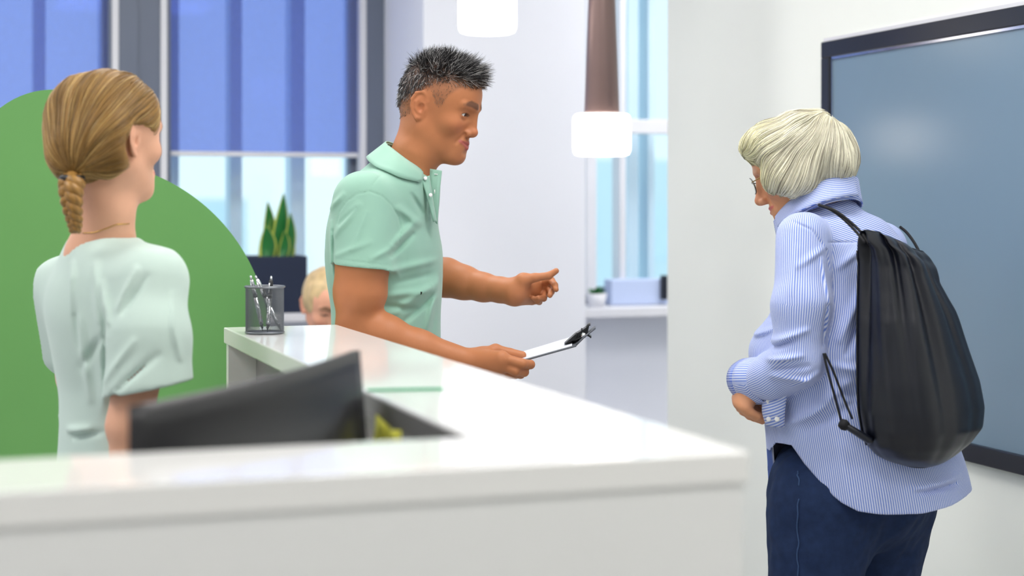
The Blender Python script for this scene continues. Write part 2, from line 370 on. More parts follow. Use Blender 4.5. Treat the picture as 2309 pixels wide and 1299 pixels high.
# ================================================================ MONITOR
P0, P1 = np.array([-.4016, 1.72]), np.array([-.206, 2.14]); nn = np.array([P1[1]-P0[1], -(P1[0]-P0[0])]); LN = np.linalg.norm(nn); nn /= LN
mo = thing('computer_monitor', 'black curved computer monitor seen from behind on the desk', 'monitor', (*(P0+P1)/2, .75))
NU, NV = 25, 15; V = []
for side in (0, 1):
    for i in range(NU):
        u = i/(NU-1)
        for j in range(NV):
            v = j/(NV-1); bow = .022*math.sin(math.pi*u)
            th = .009+.030*max(0, 1-((u-.5)/.42)**4)*max(0, 1-((v-.42)/.40)**4) if side else 0
            q = P0+(P1-P0)*u+nn*(bow+th+.006*v*0)
            zt_ = 1.208+.022*u
            V.append((q[0]+nn[0]*.03*(1-v)*side*.3+.018*(1-v)*u, q[1], zt_-.335+.335*v))
Fs = [(i*NV+j, i*NV+j+1, (i+1)*NV+j+1, (i+1)*NV+j) for i in range(NU-1) for j in range(NV-1)]
n0 = NU*NV
Fs2 = [tuple(n0+k for k in reversed(q)) for q in Fs]
rim = []
bd = [i*NV for i in range(NU)]+[(NU-1)*NV+j for j in range(1, NV)]+[i*NV+NV-1 for i in range(NU-2, -1, -1)]+[j for j in range(NV-2, 0, -1)]
rim = [(bd[k], bd[(k+1) % len(bd)], n0+bd[(k+1) % len(bd)], n0+bd[k]) for k in range(len(bd))]
mesh('housing', V, Fs2+rim, 'screen_plastic', mo)
mesh('screen', [np.array(v)+np.array([-nn[0]*.0005, -nn[1]*.0005, 0]) for v in V[:n0]], Fs, 'black_plastic', mo)
mc = (P0+P1)/2+nn*.075
mesh('stand_neck', *tube([(mc[0], mc[1], .765), (mc[0], mc[1], .95), (mc[0]-nn[0]*.05, mc[1]-nn[1]*.05, 1.02)], [.022, .02, .02], 16), 'screen_plastic', mo)
mesh('stand_base', *lathe([mc[0]-nn[0]*.04, mc[1]-nn[1]*.04, .75], [(.105, 0), (.105, .008), (.09, .014), (.02, .018)], 36), 'screen_plastic', mo)

# ================================================================ PEN CUP AND PENS
cupc = Wp(597, 752, .25*F/(752-HY)); cupc[2] = HC; CR, CH = .0365, .0905
pc = thing('pen_cup', 'round silver wire mesh pen cup on the counter end', 'pen cup', cupc)
nU, nV = 84, 30; V = []; Ed = []
for j in range(nV+1):
    for i in range(nU):
        an = 2*math.pi*(i+.5*(j % 2))/nU; V.append(cupc+np.array([CR*math.cos(an), CR*math.sin(an), .003+(CH-.006)*j/nV]))
for j in range(nV):
    for i in range(nU):
        a = j*nU+i; o1 = (j+1)*nU+i; o2 = (j+1)*nU+((i-1) % nU if j % 2 == 0 else (i+1) % nU)
        Ed += [(a, o1), (a, o2)]
me_parts = []
for a, b in Ed:
    p, q = V[a], V[b]; d = q-p; e1 = np.array([p[0]-cupc[0], p[1]-cupc[1], 0])/CR; e2 = np.cross(d/np.linalg.norm(d), e1); r = .00042
    me_parts.append((np.array([p+r*e1, p-r*.5*e1+r*.87*e2, p-r*.5*e1-r*.87*e2, q+r*e1, q-r*.5*e1+r*.87*e2, q-r*.5*e1-r*.87*e2]), [(0, 1, 4, 3), (1, 2, 5, 4), (2, 0, 3, 5)]))
mesh('wire_mesh', *joinvf(me_parts), 'metal_mesh', pc, kind='stuff')
def ring(c, R, r, n=48, m=8):
    V = []; 
    for i in range(n):
        a = 2*math.pi*i/n
        for k in range(m):
            b = 2*math.pi*k/m; V.append(c+np.array([(R+r*math.cos(b))*math.cos(a), (R+r*math.cos(b))*math.sin(a), r*math.sin(b)]))
    return np.array(V), [(i*m+k, ((i+1) % n)*m+k, ((i+1) % n)*m+(k+1) % m, i*m+(k+1) % m) for i in range(n) for k in range(m)]
mesh('rim', *ring(cupc+np.array([0, 0, CH]), CR+.001, .0022), 'metal_mesh', pc)
mesh('base_ring', *ring(cupc+np.array([0, 0, .003]), CR, .0018), 'metal_mesh', pc)
mesh('base_plate', *lathe(cupc, [(CR-.001, .0008), (CR-.001, .0022)], 40), 'metal_mesh', pc)
def pen(px0, py0, px1, py1, dy0, dy1, label, body='chrome', cap=None):
    D0 = cupc[1]; p = Wp(px0, py0, D0+dy0); q = Wp(px1, py1, D0+dy1)      # tip, top
    p[2] = max(p[2], HC+.004); t = thing('pen', label, 'pen', p, 'pens in the mesh cup'); d = (q-p)
    L_ = np.linalg.norm(d); d /= L_
    mesh('tip', *tube([p, p+d*.004, p+d*.014], [.0006, .0012, .0035], 12), 'black_plastic', t)
    mesh('barrel', *tube([p+d*.014, p+d*.018, p+d*(L_*.62)], [.0035, .0042, .0042], 14), body, t)
    mesh('collar', *tube([p+d*(L_*.62), p+d*(L_*.66)], [.0046, .0046], 14), 'black_plastic', t)
    mesh('upper_barrel', *tube([p+d*(L_*.66), p+d*(L_-.012), p+d*(L_-.008)], [.0042, .0042, .003], 14), cap or body, t)
    mesh('push_button', *tube([p+d*(L_-.008), p+d*L_], [.0022, .0020], 10), 'chrome', t)
    e = np.cross(d, [0, 1, 0]); e /= np.linalg.norm(e); e = np.array([0, -1, 0])*.8+e*.3
    mesh('clip', *tube([p+d*(L_-.014)+e*.004, p+d*(L_-.014)+e*.0068, p+d*(L_*.70)+e*.0062, p+d*(L_*.70)+e*.0045], [.0011]*4, 6), 'chrome', t)
pen(593, 752, 565, 622, .004, -.020, 'silver pen leaning furthest left in the mesh cup')
pen(634, 750, 576, 622, .010, .020, 'silver pen leaning across the middle of the mesh cup')
pen(603, 751, 612, 623, -.016, .024, 'black topped pen standing almost upright in the mesh cup', 'chrome', 'black_plastic')

# ================================================================ SMALL THINGS ON THE COUNTER
def Con(px, py, dz=0): 
    D = (H-HC)*F/(py-HY); p = Wp(px, py, D); p[2] = HC+dz; return p
g0, g1 = Con(826, 884), Con(993, 881); gd = np.array([.004, .010, 0])
V = []
for z in (.0006, .0040):
    V += [g0+[0, 0, z], g1+[0, 0, z], g1+gd*[1, .5, 1]+[0, 0, z], g0+gd*[1, .5, 1]+[0, 0, z]]
o = mesh('green_strip', V, BOXF, 'strip_green', None, smooth=False, label='thin green strip lying flat across the glossy white counter', cat='strip'); bevel(o, .0008)
for i, (a, b, z, ry, lb) in enumerate(((AI-.0042, 2.04, 1.108, .12, 'yellow sticky note closest to the monitor on the inner ledge edge'), (AI-.0056, 1.975, 1.104, -.10, 'yellow sticky note nearest the counter corner on the inner ledge edge'))):
    V = []
    for dx in (0, .0008):
        for j in range(5):
            for k in range(2):
                s_ = -.036+.072*k; zz = -.036+.072*j/4; cb, sb = math.cos(ry), math.sin(ry); lift = .012*(1-j/4)**2
                V.append(Rm(a-.0005-dx-lift, b+s_*cb-zz*sb, z+s_*sb+zz*cb))
    Fs = [(i_*2, i_*2+1, i_*2+3, i_*2+2) for i_ in range(4)]; Fs += [(10+i_*2, 10+i_*2+2, 10+i_*2+3, 10+i_*2+1) for i_ in range(4)]
    Fs += [(0, 10, 11, 1), (8, 9, 19, 18)]+[(i_*2, i_*2+2, 12+i_*2, 10+i_*2) for i_ in range(4)]+[(i_*2+1, 11+i_*2, 13+i_*2, i_*2+3) for i_ in range(4)]
    mesh('sticky_note', V, Fs, 'note_yellow', None, label=lb, cat='sticky note', group='sticky notes on the ledge edge')

# ================================================================ SNAKE PLANT ON THE SILL
bs = BB-.115; pl0, pl1 = pa(556, bs-.08), pa(693, bs-.08); zt_ = pz(578, 625, bs-.08); zs = ZS-.012
sp = thing('snake_plant', 'snake plant in a square navy pot on the window sill', 'plant', Rm((pl0+pl1)/2, bs, zs))
hw = (pl1-pl0)/2; ac = (pl0+pl1)/2
Vp = []; 
for (z, i_) in ((zs, 0), (zt_, 0), (zt_, .012), (zt_-.03, .012)):
    for sa, sb_ in ((-1, -1), (1, -1), (1, 1), (-1, 1)): Vp.append(Rm(ac+sa*(hw-i_), bs+sb_*(.082-i_), z))
Fp = [(0, 3, 2, 1)]+[(r*4+k, r*4+(k+1) % 4, (r+1)*4+(k+1) % 4, (r+1)*4+k) for r in range(3) for k in range(4)]
o = mesh('pot', Vp, Fp, 'pot_navy', sp, smooth=False); bevel(o, .004)
box('soil', ac-hw+.012, ac+hw-.012, bs-.07, bs+.07, zt_-.05, zt_-.028, 'soil', sp)
def leaf(px0, px1, pyt, wpx, db, twist):
    base = np.array([pa(px0, bs+db), bs+db, zt_-.035]); tip = np.array([pa(px1, bs+db), bs+db, pz(pyt, px1, bs+db)]); wd = wpx*(6.1/F)/2
    n = 14; A = []; 
    for edge in (0, 1):
        V = []
        for i in range(n):
            t = i/(n-1); c = base+(tip-base)*t+np.array([.012*math.sin(t*3), .01*math.sin(t*4+twist), 0])
            prof = (.55+.75*math.sin(min(1, t*1.25)*math.pi*.62))*(1-t**3.2)+.01
            tw = twist*(t-.3)
            d = np.array([math.cos(tw), math.sin(tw), 0]); nrm = np.array([-d[1], d[0], 0])
            ww = wd*prof; rimw = ww*.22
            if edge == 0: xs = [-ww+rimw, -ww*.4, ww*.4, ww-rimw]
            else: xs = [-ww, -ww+rimw, ww-rimw, ww]
            for x in xs: V.append(Rm(*(c+d*x+nrm*(.35*ww*(x/ww)**2 if ww > 1e-5 else 0))))
        if edge == 0: fs = grid_faces(n, 4)
        else: fs = [f for f in grid_faces(n, 4) if f[0] % 4 != 1]
        A.append((np.array(V), fs))
    l = mesh('leaf', *A[0], 'leaf_green', sp); solid(l, .004); r_ = mesh('leaf_margin', *A[1], 'leaf_rim', l); solid(r_, .004)
for a in ((592, 588, 530, 22, -.02, .4), (604, 602, 455, 26, .03, -.3), (618, 637, 436, 30, 0, .35), (600, 598, 508, 34, -.045, -.2), (647, 652, 480, 22, -.02, .3), (632, 640, 520, 22, -.03, -.4), (612, 608, 490, 22, .04, .5), (648, 652, 535, 18, -.01, -.3)): leaf(*a)
# small plant on the far sill
sb = BB-.09; a_ = pa(1345, sb); z_ = ZS-.022
t = thing('small_plant', 'tiny green plant in a white pot on the far window sill', 'plant', Rm(a_, sb, z_))
mesh('pot', *lathe(Rm(a_, sb, z_), [(.032, 0), (.042, .055), (.038, .055), (.036, .045)], 24), 'rail_white', t)
for k in range(14):
    an = k*2.4; el = .5+.5*(k % 3)/2; d = np.array([math.cos(an)*math.cos(el), math.sin(an)*math.cos(el), math.sin(el)]); c = Rm(a_, sb, z_+.045)
    mesh('leaf', *tube([c, c+d*.018, c+d*.036, c+d*.05-[0, 0, .004]], [.002, .009, .008, .001], 6, flat=.25), 'leaf_green', t)
# ================================================================ ORGANIC SURFACES: distance fields turned into meshes
f32 = np.float32
def nrm(q): return np.sqrt((q*q).sum(-1))
def ell(P, c, r):
    q = P-np.asarray(c, f32); r = np.asarray(r, f32); k0 = nrm(q/r); k1 = nrm(q/(r*r))+1e-9; return k0*(k0-1)/k1
def rc_(P, a, b, ra, rb):
    a = np.asarray(a, f32); b = np.asarray(b, f32); d = b-a; q = P-a; t = np.clip((q@d)/(d@d+1e-12), 0, 1)
    return nrm(q-t[:, None]*d)-(ra+(rb-ra)*t)
def chain(P, pts, rad, k=.006):
    d = None
    for i in range(len(pts)-1):
        e = rc_(P, pts[i], pts[i+1], rad[i], rad[i+1]); d = e if d is None else smin(d, e, k)
    return d
def smin(a, b, k):
    h = np.maximum(k-np.abs(a-b), 0)/k; return np.minimum(a, b)-h*h*k*.25
def smax(a, b, k): return -smin(-a, -b, k)
def grp(fn, lo, hi, pad=.03):
    lo = np.asarray(lo, f32)-pad; hi = np.asarray(hi, f32)+pad
    def g(P):
        e = np.maximum(np.maximum(lo-P, P-hi), 0); e = nrm(e); out = e+pad; m = e <= 0
        if m.any(): out[m] = fn(P[m])
        return out.astype(f32)
    return g
def bb(pts, r): 
    p = np.array(pts); return p.min(0)-r, p.max(0)+r
def ev(f, P, ch=400000):
    P = P.astype(f32)
    return np.concatenate([f(P[i:i+ch]) for i in range(0, len(P), ch)]) if len(P) else np.zeros(0, f32)
def grad(f, P, e=.0006):
    g = np.zeros_like(P)
    for k in range(3):
        q = np.zeros(3, f32); q[k] = e; g[:, k] = ev(f, P+q)-ev(f, P-q)
    return g/(nrm(g)[:, None]+1e-12)
_E = [(0,1),(2,3),(4,5),(6,7),(0,2),(1,3),(4,6),(5,7),(0,4),(1,5),(2,6),(3,7)]
def sdf_mesh(f, lo, hi, h, proj=1):
    B = 8; L = B*h; lo = np.array(lo, float)-L*.5; nb = np.ceil((np.array(hi)+L*.5-lo)/L).astype(int)
    gi = np.stack(np.meshgrid(*[np.arange(k) for k in nb], indexing='ij'), -1).reshape(-1, 3)
    act = gi[np.abs(ev(f, lo+(gi+.5)*L)) < L*1.2]
    loc = np.stack(np.meshgrid(*[np.arange(9)]*3, indexing='ij'), -1).reshape(-1, 3)
    N = nb*B+2; cid = lambda g: (g[:, 0]*N[1]+g[:, 1])*N[2]+g[:, 2]
    ids, pos, edges = [], [], []
    C8 = np.array([(i >> 2 & 1, i >> 1 & 1, i & 1) for i in range(8)])
    for s in range(0, len(act), 500):
        A = act[s:s+500]; G = A[:, None, :]*B+loc[None]
        Dv = ev(f, lo+G.reshape(-1, 3)*h).reshape(len(A), 9, 9, 9); S = Dv < 0
        cr = [S[:, a:8+a, b:8+b, c:8+c] for a, b, c in C8]; cnt = sum(c.astype(np.int8) for c in cr); m = (cnt > 0) & (cnt < 8)
        ix = np.argwhere(m)
        if len(ix):
            vals = np.stack([Dv[ix[:, 0], ix[:, 1]+a, ix[:, 2]+b, ix[:, 3]+c] for a, b, c in C8], 1)
            ps = np.zeros((len(ix), 3)); w = np.zeros(len(ix))
            for a, b in _E:
                x = (vals[:, a] < 0) != (vals[:, b] < 0); t = np.where(x, vals[:, a]/(vals[:, a]-vals[:, b]+1e-20), 0)
                ps += x[:, None]*(C8[a]+t[:, None]*(C8[b]-C8[a])); w += x
            g = A[ix[:, 0]]*B+ix[:, 1:]; ids.append(cid(g)); pos.append(lo+(g+ps/w[:, None])*h)
        b0 = S[:, :8, :8, :8]
        for ax in range(3):
            nx = S[:, 1:, :8, :8] if ax == 0 else (S[:, :8, 1:, :8] if ax == 1 else S[:, :8, :8, 1:])
            e = np.argwhere(b0 != nx)
            if len(e): edges.append((ax, A[e[:, 0]]*B+e[:, 1:], b0[e[:, 0], e[:, 1], e[:, 2], e[:, 3]]))
    ids = np.concatenate(ids); V = np.concatenate(pos); o = np.argsort(ids); ids = ids[o]; V = V[o]; Q = []
    for ax, g, ins in edges:
        u, v = (ax+1) % 3, (ax+2) % 3; q = []
        for du, dv in ((1, 1), (0, 1), (0, 0), (1, 0)):
            c = g.copy(); c[:, u] -= du; c[:, v] -= dv; k = cid(c); i = np.clip(np.searchsorted(ids, k), 0, len(ids)-1); i = np.where((ids[i] == k) & (c.min(1) >= 0), i, -1); q.append(i)
        q = np.stack(q, 1); q[~ins] = q[~ins][:, ::-1]; Q.append(q[(q >= 0).all(1)])
    Q = np.concatenate(Q); P = V.astype(f32)
    for _ in range(proj):
        d = ev(f, P); g = grad(f, P, h*.3); P = P-np.clip(d, -h*.5, h*.5)[:, None]*g
    return P.astype(float), Q
def fast(name, V, Q, m, parent=None, cols=None, attrs=None, label=None, kind=None, smooth=True):
    """numpy quads straight into a mesh"""
    org = ORG[parent] if parent is not None else np.zeros(3); me = bpy.data.meshes.new(name); V = np.asarray(V, float)-org; k = Q.shape[1]
    me.vertices.add(len(V)); me.vertices.foreach_set('co', V.astype(f32).ravel()); me.loops.add(Q.size); me.loops.foreach_set('vertex_index', Q.astype(np.int32).ravel())
    me.polygons.add(len(Q)); me.polygons.foreach_set('loop_start', np.arange(0, Q.size, k, dtype=np.int32)); me.polygons.foreach_set('loop_total', np.full(len(Q), k, np.int32))
    me.polygons.foreach_set('use_smooth', np.full(len(Q), smooth)); me.update(calc_edges=True); me.validate(); me.materials.append(MATS[m])
    if cols is not None:
        a = me.attributes.new('Col', 'FLOAT_COLOR', 'POINT'); c = np.ones((len(V), 4), f32); c[:, :3] = cols; a.data.foreach_set('color', c.ravel())
    for n_, v in (attrs or {}).items():
        a = me.attributes.new(n_, 'FLOAT', 'POINT'); a.data.foreach_set('value', np.asarray(v, f32))
    o = bpy.data.objects.new(name, me); link(o, parent); ORG[o] = org
    if label: o['label'] = label
    if kind: o['kind'] = kind
    return o
class Loft:
    """stacked ellipses: rows (py, left px, right px, half width to the side) at depth D, turned by yaw (facing direction)"""
    def __init__(s, rows, D, yaw):
        fx, fy = math.cos(yaw), math.sin(yaw); s.fw = np.array([fx, fy], f32); s.lf = np.array([-fy, fx], f32); T = []
        for r in rows:
            py, l, rr, a = r[:4]; Dd = r[4] if len(r) > 4 else D
            z = H-(py-HY)/F*Dd; x0, x1 = (l-CX)/F*Dd, (rr-CX)/F*Dd; hx = (x1-x0)/2
            b = math.sqrt(max(hx*hx-(a*fy)**2, (.35*hx)**2))/abs(fx); T.append((z, (x0+x1)/2, Dd, a, b))
        T = np.array(sorted(T)); s.z0, s.z1 = T[0, 0], T[-1, 0]; zz = np.linspace(s.z0, s.z1, 300); s.zz = zz; s.tab = []
        for k in range(1, 5):
            m_ = np.gradient(T[:, k], T[:, 0]); i = np.clip(np.searchsorted(T[:, 0], zz)-1, 0, len(T)-2); hh = T[i+1, 0]-T[i, 0]; t = (zz-T[i, 0])/hh
            s.tab.append((2*t**3-3*t**2+1)*T[i, k]+(t**3-2*t**2+t)*hh*m_[i]+(-2*t**3+3*t**2)*T[i+1, k]+(t**3-t**2)*hh*m_[i+1])
    def uv(s, P):
        z = P[:, 2]; cx, cy, a, b = [np.interp(z, s.zz, t).astype(f32) for t in s.tab]
        x = P[:, 0]-cx; y = P[:, 1]-cy; return x*s.lf[0]+y*s.lf[1], x*s.fw[0]+y*s.fw[1], a, b
    def __call__(s, P, off=0.0, n=2.0):
        u, v, a, b = s.uv(P); a = a+off; b = b+off
        k0 = np.sqrt((u/a)**2+(v/b)**2); k1 = np.sqrt((u/a**2)**2+(v/b**2)**2)+1e-6
        d = k0*(k0-1)/k1; d = np.where(k0 < .2, -np.minimum(a, b)*.8, d)
        return smax(smax(d, P[:, 2]-f32(s.z1), .02), f32(s.z0)-P[:, 2], .01)
def rotm(yaw, pitch, roll):
    cy, sy, cp, sp, cr, sr = math.cos(yaw), math.sin(yaw), math.cos(pitch), math.sin(pitch), math.cos(roll), math.sin(roll)
    return np.array([[cy,-sy,0],[sy,cy,0],[0,0,1]])@np.array([[cp,0,sp],[0,1,0],[-sp,0,cp]])@np.array([[1,0,0],[0,cr,-sr],[0,sr,cr]])
class Head:
    """local axes: x out of the face, y to the person's left, z up; eyes at z = 0"""
    def __init__(s, c, yaw, pitch, roll, sc, **k):
        s.c = np.asarray(c, float); s.R = rotm(math.radians(yaw), math.radians(pitch), math.radians(roll)); s.sc = sc
        s.k = dict(jaw=1.0, nose=1.0, brow=1.0, open_=.0042, smile=.003, width=1.0, chin=1.0, muzzle=1.0, ear=1.0, nup=0.0, occ=0.0); s.k.update(k)
        s.sdf = grp(s.raw, s.c-.17*sc, s.c+.17*sc, .03)
        memo = {}
        def X(y, z):                       # where the plain face surface lies in front
            if (y, z) in memo: return memo[y, z]
            q = np.array([[x, y, z] for x in np.linspace(.02, .14, 481)], f32); d = s.mass(q); memo[y, z] = float(q[np.argmax(d > 0), 0]); return memo[y, z]
        s.X = X; y_ = np.linspace(.04, .12, 321); q = np.stack([np.full(321, -.014), y_, np.full(321, -.004)], 1).astype(f32); s.Y = float(y_[np.argmax(s.mass(q) > 0)])
        K = s.k; s.ex = X(.032, 0)-.0175; sm = K['smile']
        s.lips = ((X(0, -.0645)-.0003, 0, -.0648), (X(.027, -.066)-.0012, .0275, -.0685+sm), (X(0, -.0765)-.0010, 0, -.0762), (X(.025, -.072)-.0018, .0255, -.0705+sm))
        s.tip = (X(0, -.036)+.0125*K['nose'], 0, -.036+K['nup'])
    def loc(s, P): return ((P-s.c.astype(f32))@s.R.astype(f32))/f32(s.sc)
    def wld(s, p): return s.c+s.R@(np.asarray(p, float)*s.sc)
    def raw(s, P): return s.local(s.loc(P))*f32(s.sc)
    def mass(s, q):
        K = s.k
        d = ell(q, (-.012+K['occ']*.5, 0, .030), (.096-K['occ']*.5, .076, .087))
        d = smin(d, ell(q, (.030, 0, .038), (.058, .062, .058)), .03)
        d = smin(d, ell(q, (.024, 0, -.032), (.056, .056*K['jaw'], .078)), .035)
        d = smin(d, rc_(q, (-.012, .048*K['jaw'], -.050), (.056, .016, -.097), .020, .016), .03)
        d = smin(d, ell(q, (.066*K['chin'], 0, -.100), (.021, .022, .018)), .022)
        d = smin(d, ell(q, (.050, .044, -.026), (.022, .018, .018)), .022)
        return smin(d, ell(q, (.062, 0, -.068), (.024*K['muzzle'], .028, .024)), .022)
    def local(s, p):
        K = s.k; q = p.copy(); q[:, 1] = np.abs(q[:, 1])/K['width']; X = s.X; n = K['nose']
        d = s.mass(q)
        d = smin(d, rc_(q, (X(.012, .018)-.0045, .012, .0185), (X(.046, .021)-.0045, .046, .0215), .0082*K['brow'], .0075*K['brow']), .010)
        d = smax(d, -ell(q, (X(.033, 0)+.0085, .0335, -.002), (.018, .0185, .0125)), .012)
        d = smin(d, ell(q, (s.ex, .032, 0), (.0152, .0168, .0138)), .005)
        d = smax(d, -ell(q, (s.ex+.015, .0325, -.0005), (.012, .0150, K['open_'])), .0018)
        t = np.array(s.tip)
        d = smin(d, rc_(q, (X(0, .014)-.0062, 0, .012), t+[-.0068, 0, .003], .0072, .0092), .010)
        d = smin(d, rc_(q, (X(0, -.030)-.006, 0, -.032), t+[-.010, 0, -.002], .0125, .0098), .008)
        d = smin(d, ell(q, t+[-.0055, 0, -.001], (.0110, .0122, .0100)), .006)
        d = smin(d, ell(q, t+[-.0165, .0138, -.0055], (.0108, .0066, .0080)), .005)
        d = smax(d, -ell(q, t+[-.0125, .0066, -.0145], (.0060, .0034, .0050)), .0025)
        sm = K['smile']; L0, L1, L2, L3 = s.lips
        d = smin(d, rc_(q, L0, L1, .0036, .0022), .004); d = smin(d, rc_(q, L2, L3, .0042, .0024), .004)
        d = smax(d, -rc_(q, (L0[0]+.0050, 0, -.0706), (L1[0]+.0022, .0320, -.0690+sm*1.35), .0026, .0020), .0022)
        d = smax(d, -rc_(q, (X(.018, -.044)+.0012, .0185, -.044), (X(.034, -.066)+.0010, .0345, -.066), .0022, .0020), .007)
        d = smax(d, -rc_(q, (X(0, -.087)+.004, 0, -.0868), (X(.012, -.086)+.004, .012, -.0862), .0050, .0040), .008)
        # ear: helix tube, antihelix, concha, tragus and lobe on a thin plate that leans out
        e = q-np.array([-.018, s.Y, -.004], f32); w = np.stack([e[:, 0], e[:, 1]+np.minimum(e[:, 0], .012)*.45-.005, e[:, 2]], 1); ea = f32(K['ear'])
        g = ell(w, (-.001, -.001, .002), (.0165, .0040, .0290)); g = smin(g, ell(w, (.006, -.003, -.004), (.012, .0070, .020)), .006)
        hx = [(.0085, .003, .001), (.0140, .002, .013), (.0110, .001, .0265), (.0, .001, .0335), (-.0125, .001, .0285), (-.0185, .001, .0135), (-.0170, .001, -.004), (-.0095, .001, -.0185), (-.001, .001, -.0270), (.0070, -.001, -.0245)]
        g = smin(g, chain(w, hx, [.0026, .0032, .0033, .0034, .0034, .0033, .0030, .0034, .0050, .0036], .002), .003)
        g = smax(g, -ell(w, (.0035, .0045, -.002), (.0075, .0068, .0105)), .002)
        g = smin(g, chain(w, [(-.0020, .0010, .019), (-.0085, .0022, .008), (-.0075, .0022, -.006), (-.001, .0015, -.0145)], [.0024, .0028, .0026, .0022], .002), .003)
        g = smin(g, ell(w, (.0125, .0015, -.004), (.0035, .0035, .0060)), .003)
        return smin(d, g, .004) if ea > 0 else d
def hand_sdf(wr, mcp, fing, thumb, r=.0088, rw=.024, rp=.0125):
    """wrist, four knuckles, each finger as [pip, dip, tip], thumb as [base, mcp, ip, tip]"""
    pts = [wr]+list(mcp)+[p for f_ in fing for p in f_]+list(thumb); lo, hi = bb(pts, .03); cen = np.mean([wr]+list(mcp), 0)
    def g(P):
        d = None
        for i, m in enumerate(mcp):
            st = wr+(m-np.mean(mcp, 0))*.35
            e = rc_(P, st, m, rw*.72, rp-.0006*i); d = e if d is None else smin(d, e, .014)
        d = smin(d, rc_(P, wr, cen, rw, rp*1.1), .02)
        d = smin(d, chain(P, [wr*.6+thumb[0]*.4, thumb[0], thumb[1]], [rw*.6, .0150, r*1.25], .01), .014)
        d = smin(d, chain(P, thumb[1:], [r*1.20, r*1.12, r*.86], .003), .006)
        for i, f_ in enumerate(fing):
            k = [1.0, 1.04, .98, .84][i]
            d2 = chain(P, [mcp[i]]+list(f_), [r*1.14*k, r*1.05*k, r*.95*k, r*.78*k], .003); d = smin(d, d2, .005)
        return d
    return grp(g, lo, hi, .03)
def limb(pts, rad, k=.03):
    k = k*.5
    lo, hi = bb(pts, max(rad)); return grp(lambda P: chain(P, pts, rad, k), lo, hi, .05)
def U(*fs, k=.02):
    def g(P):
        d = fs[0](P)
        for f_ in fs[1:]: d = smin(d, f_(P), k)
        return d
    return g
def wob(P, fq, s=0.0):
    x, y, z = P[:, 0]*fq, P[:, 1]*fq, P[:, 2]*fq
    return (np.sin(x*1.7+2.1*np.sin(z*.9+s)+s)+np.sin(y*1.9+1.7*np.sin(x*1.1-s)+2*s)+np.sin(z*1.3+1.9*np.sin(y*1.2+x*.7+s)))/3
def folds(lst, D, gain=1.6):
    """creases drawn as (px0, py0, px1, py1, width px, height m) on the side of the cloth at depth D"""
    L_ = []
    for a, b, c, d_, w_, am in lst:
        p = Wp(a, b, D); q = Wp(c, d_, D); L_.append((p[[0, 2]].astype(f32), q[[0, 2]].astype(f32), w_/F*D, am))
    def g(P):
        out = np.zeros(len(P), f32); X = P[:, [0, 2]]; amp = f32(gain)
        for p, q, w_, am in L_:
            d = q-p; t = (X-p)@d/(d@d); tt = np.clip(t, 0, 1); e = nrm(X-p-tt[:, None]*d); out += amp*am*np.exp(-(e/(w_*.85))**2)*(.35+.65*np.sin(np.pi*np.clip(tt*.9+.05, 0, 1)))
        return out
    return g
def push_out(V, f, off, it=6):
    P = np.asarray(V, f32)
    for _ in range(it):
        d = ev(f, P); g = grad(f, P, .002); P = P+np.maximum(off-d, 0)[:, None]*g
    return P.astype(float)
def settle(V, f, off, it=6):
    P = np.asarray(V, f32)
    for _ in range(it):
        d = ev(f, P); g = grad(f, P, .002); P = P+(off-d)[:, None]*g
    return P.astype(float)
def ribbon_collar(name, T, B, ph0, ph1, m, parent, f=None, off=.004, nphi=60, nv=7, thick=.0028, sk=.0022, smap=None, extra=None):
    """T, B: (centre, front half vector, left half vector) of upper and lower edge; phi 0 is the nape"""
    V = []; S = []
    for i in range(nphi):
        ph = ph0+(ph1-ph0)*i/(nphi-1); c, s = -math.cos(ph), math.sin(ph)
        t = T[0]+T[1]*c+T[2]*s; b = B[0]+B[1]*c+B[2]*s
        if extra: t, b = extra(ph, t, b)
        for j in range(nv):
            v = j/(nv-1); V.append(t+(b-t)*v); S.append(v*np.linalg.norm(b-t) if smap is None else smap(ph, v))
    V = np.array(V)
    if f is not None:
        for _ in range(3):
            V = push_out(V, f, off, 3).reshape(nphi, nv, 3); V[1:-1] = V[1:-1]*.4+.3*(V[:-2]+V[2:]); V = V.reshape(-1, 3)
        V = push_out(V, f, off*.6, 2)
    o = mesh(name, V, grid_faces(nphi, nv), m, parent, attrs={'s': S}); solid(o, thick, 0); return o
def strands(name, paths, wid, cols, m, parent, taper=.15, root=1.0):
    """paths (n, k, 3); each becomes a thin three sided tapering strand"""
    n, k, _ = paths.shape; t = np.gradient(paths, axis=1); t /= np.linalg.norm(t, axis=2, keepdims=True)+1e-9
    r = RNG.normal(size=(n, 1, 3)); e1 = np.cross(t, r); e1 /= np.linalg.norm(e1, axis=2, keepdims=True)+1e-9; e2 = np.cross(t, e1)
    pr = np.linspace(0, 1, k); pr = np.minimum(np.minimum(1, (1-pr)*2.2+taper), pr*5+root); ww = (np.asarray(wid).reshape(-1, 1)*pr[None])[:, :, None]
    R_ = [paths+ww*(math.cos(a)*e1+math.sin(a)*e2) for a in (0, 2.094, 4.189)]
    V = np.stack(R_, 2).reshape(-1, 3); b = (np.arange(n)[:, None]*k+np.arange(k-1)[None])*3; b = b.reshape(-1)
    Q = np.concatenate([np.stack([b+i, b+(i+1) % 3, b+3+(i+1) % 3, b+3+i], 1) for i in range(3)])
    return fast(name, V, Q, m, parent, cols=np.repeat(cols, k*3, axis=0), kind='stuff')
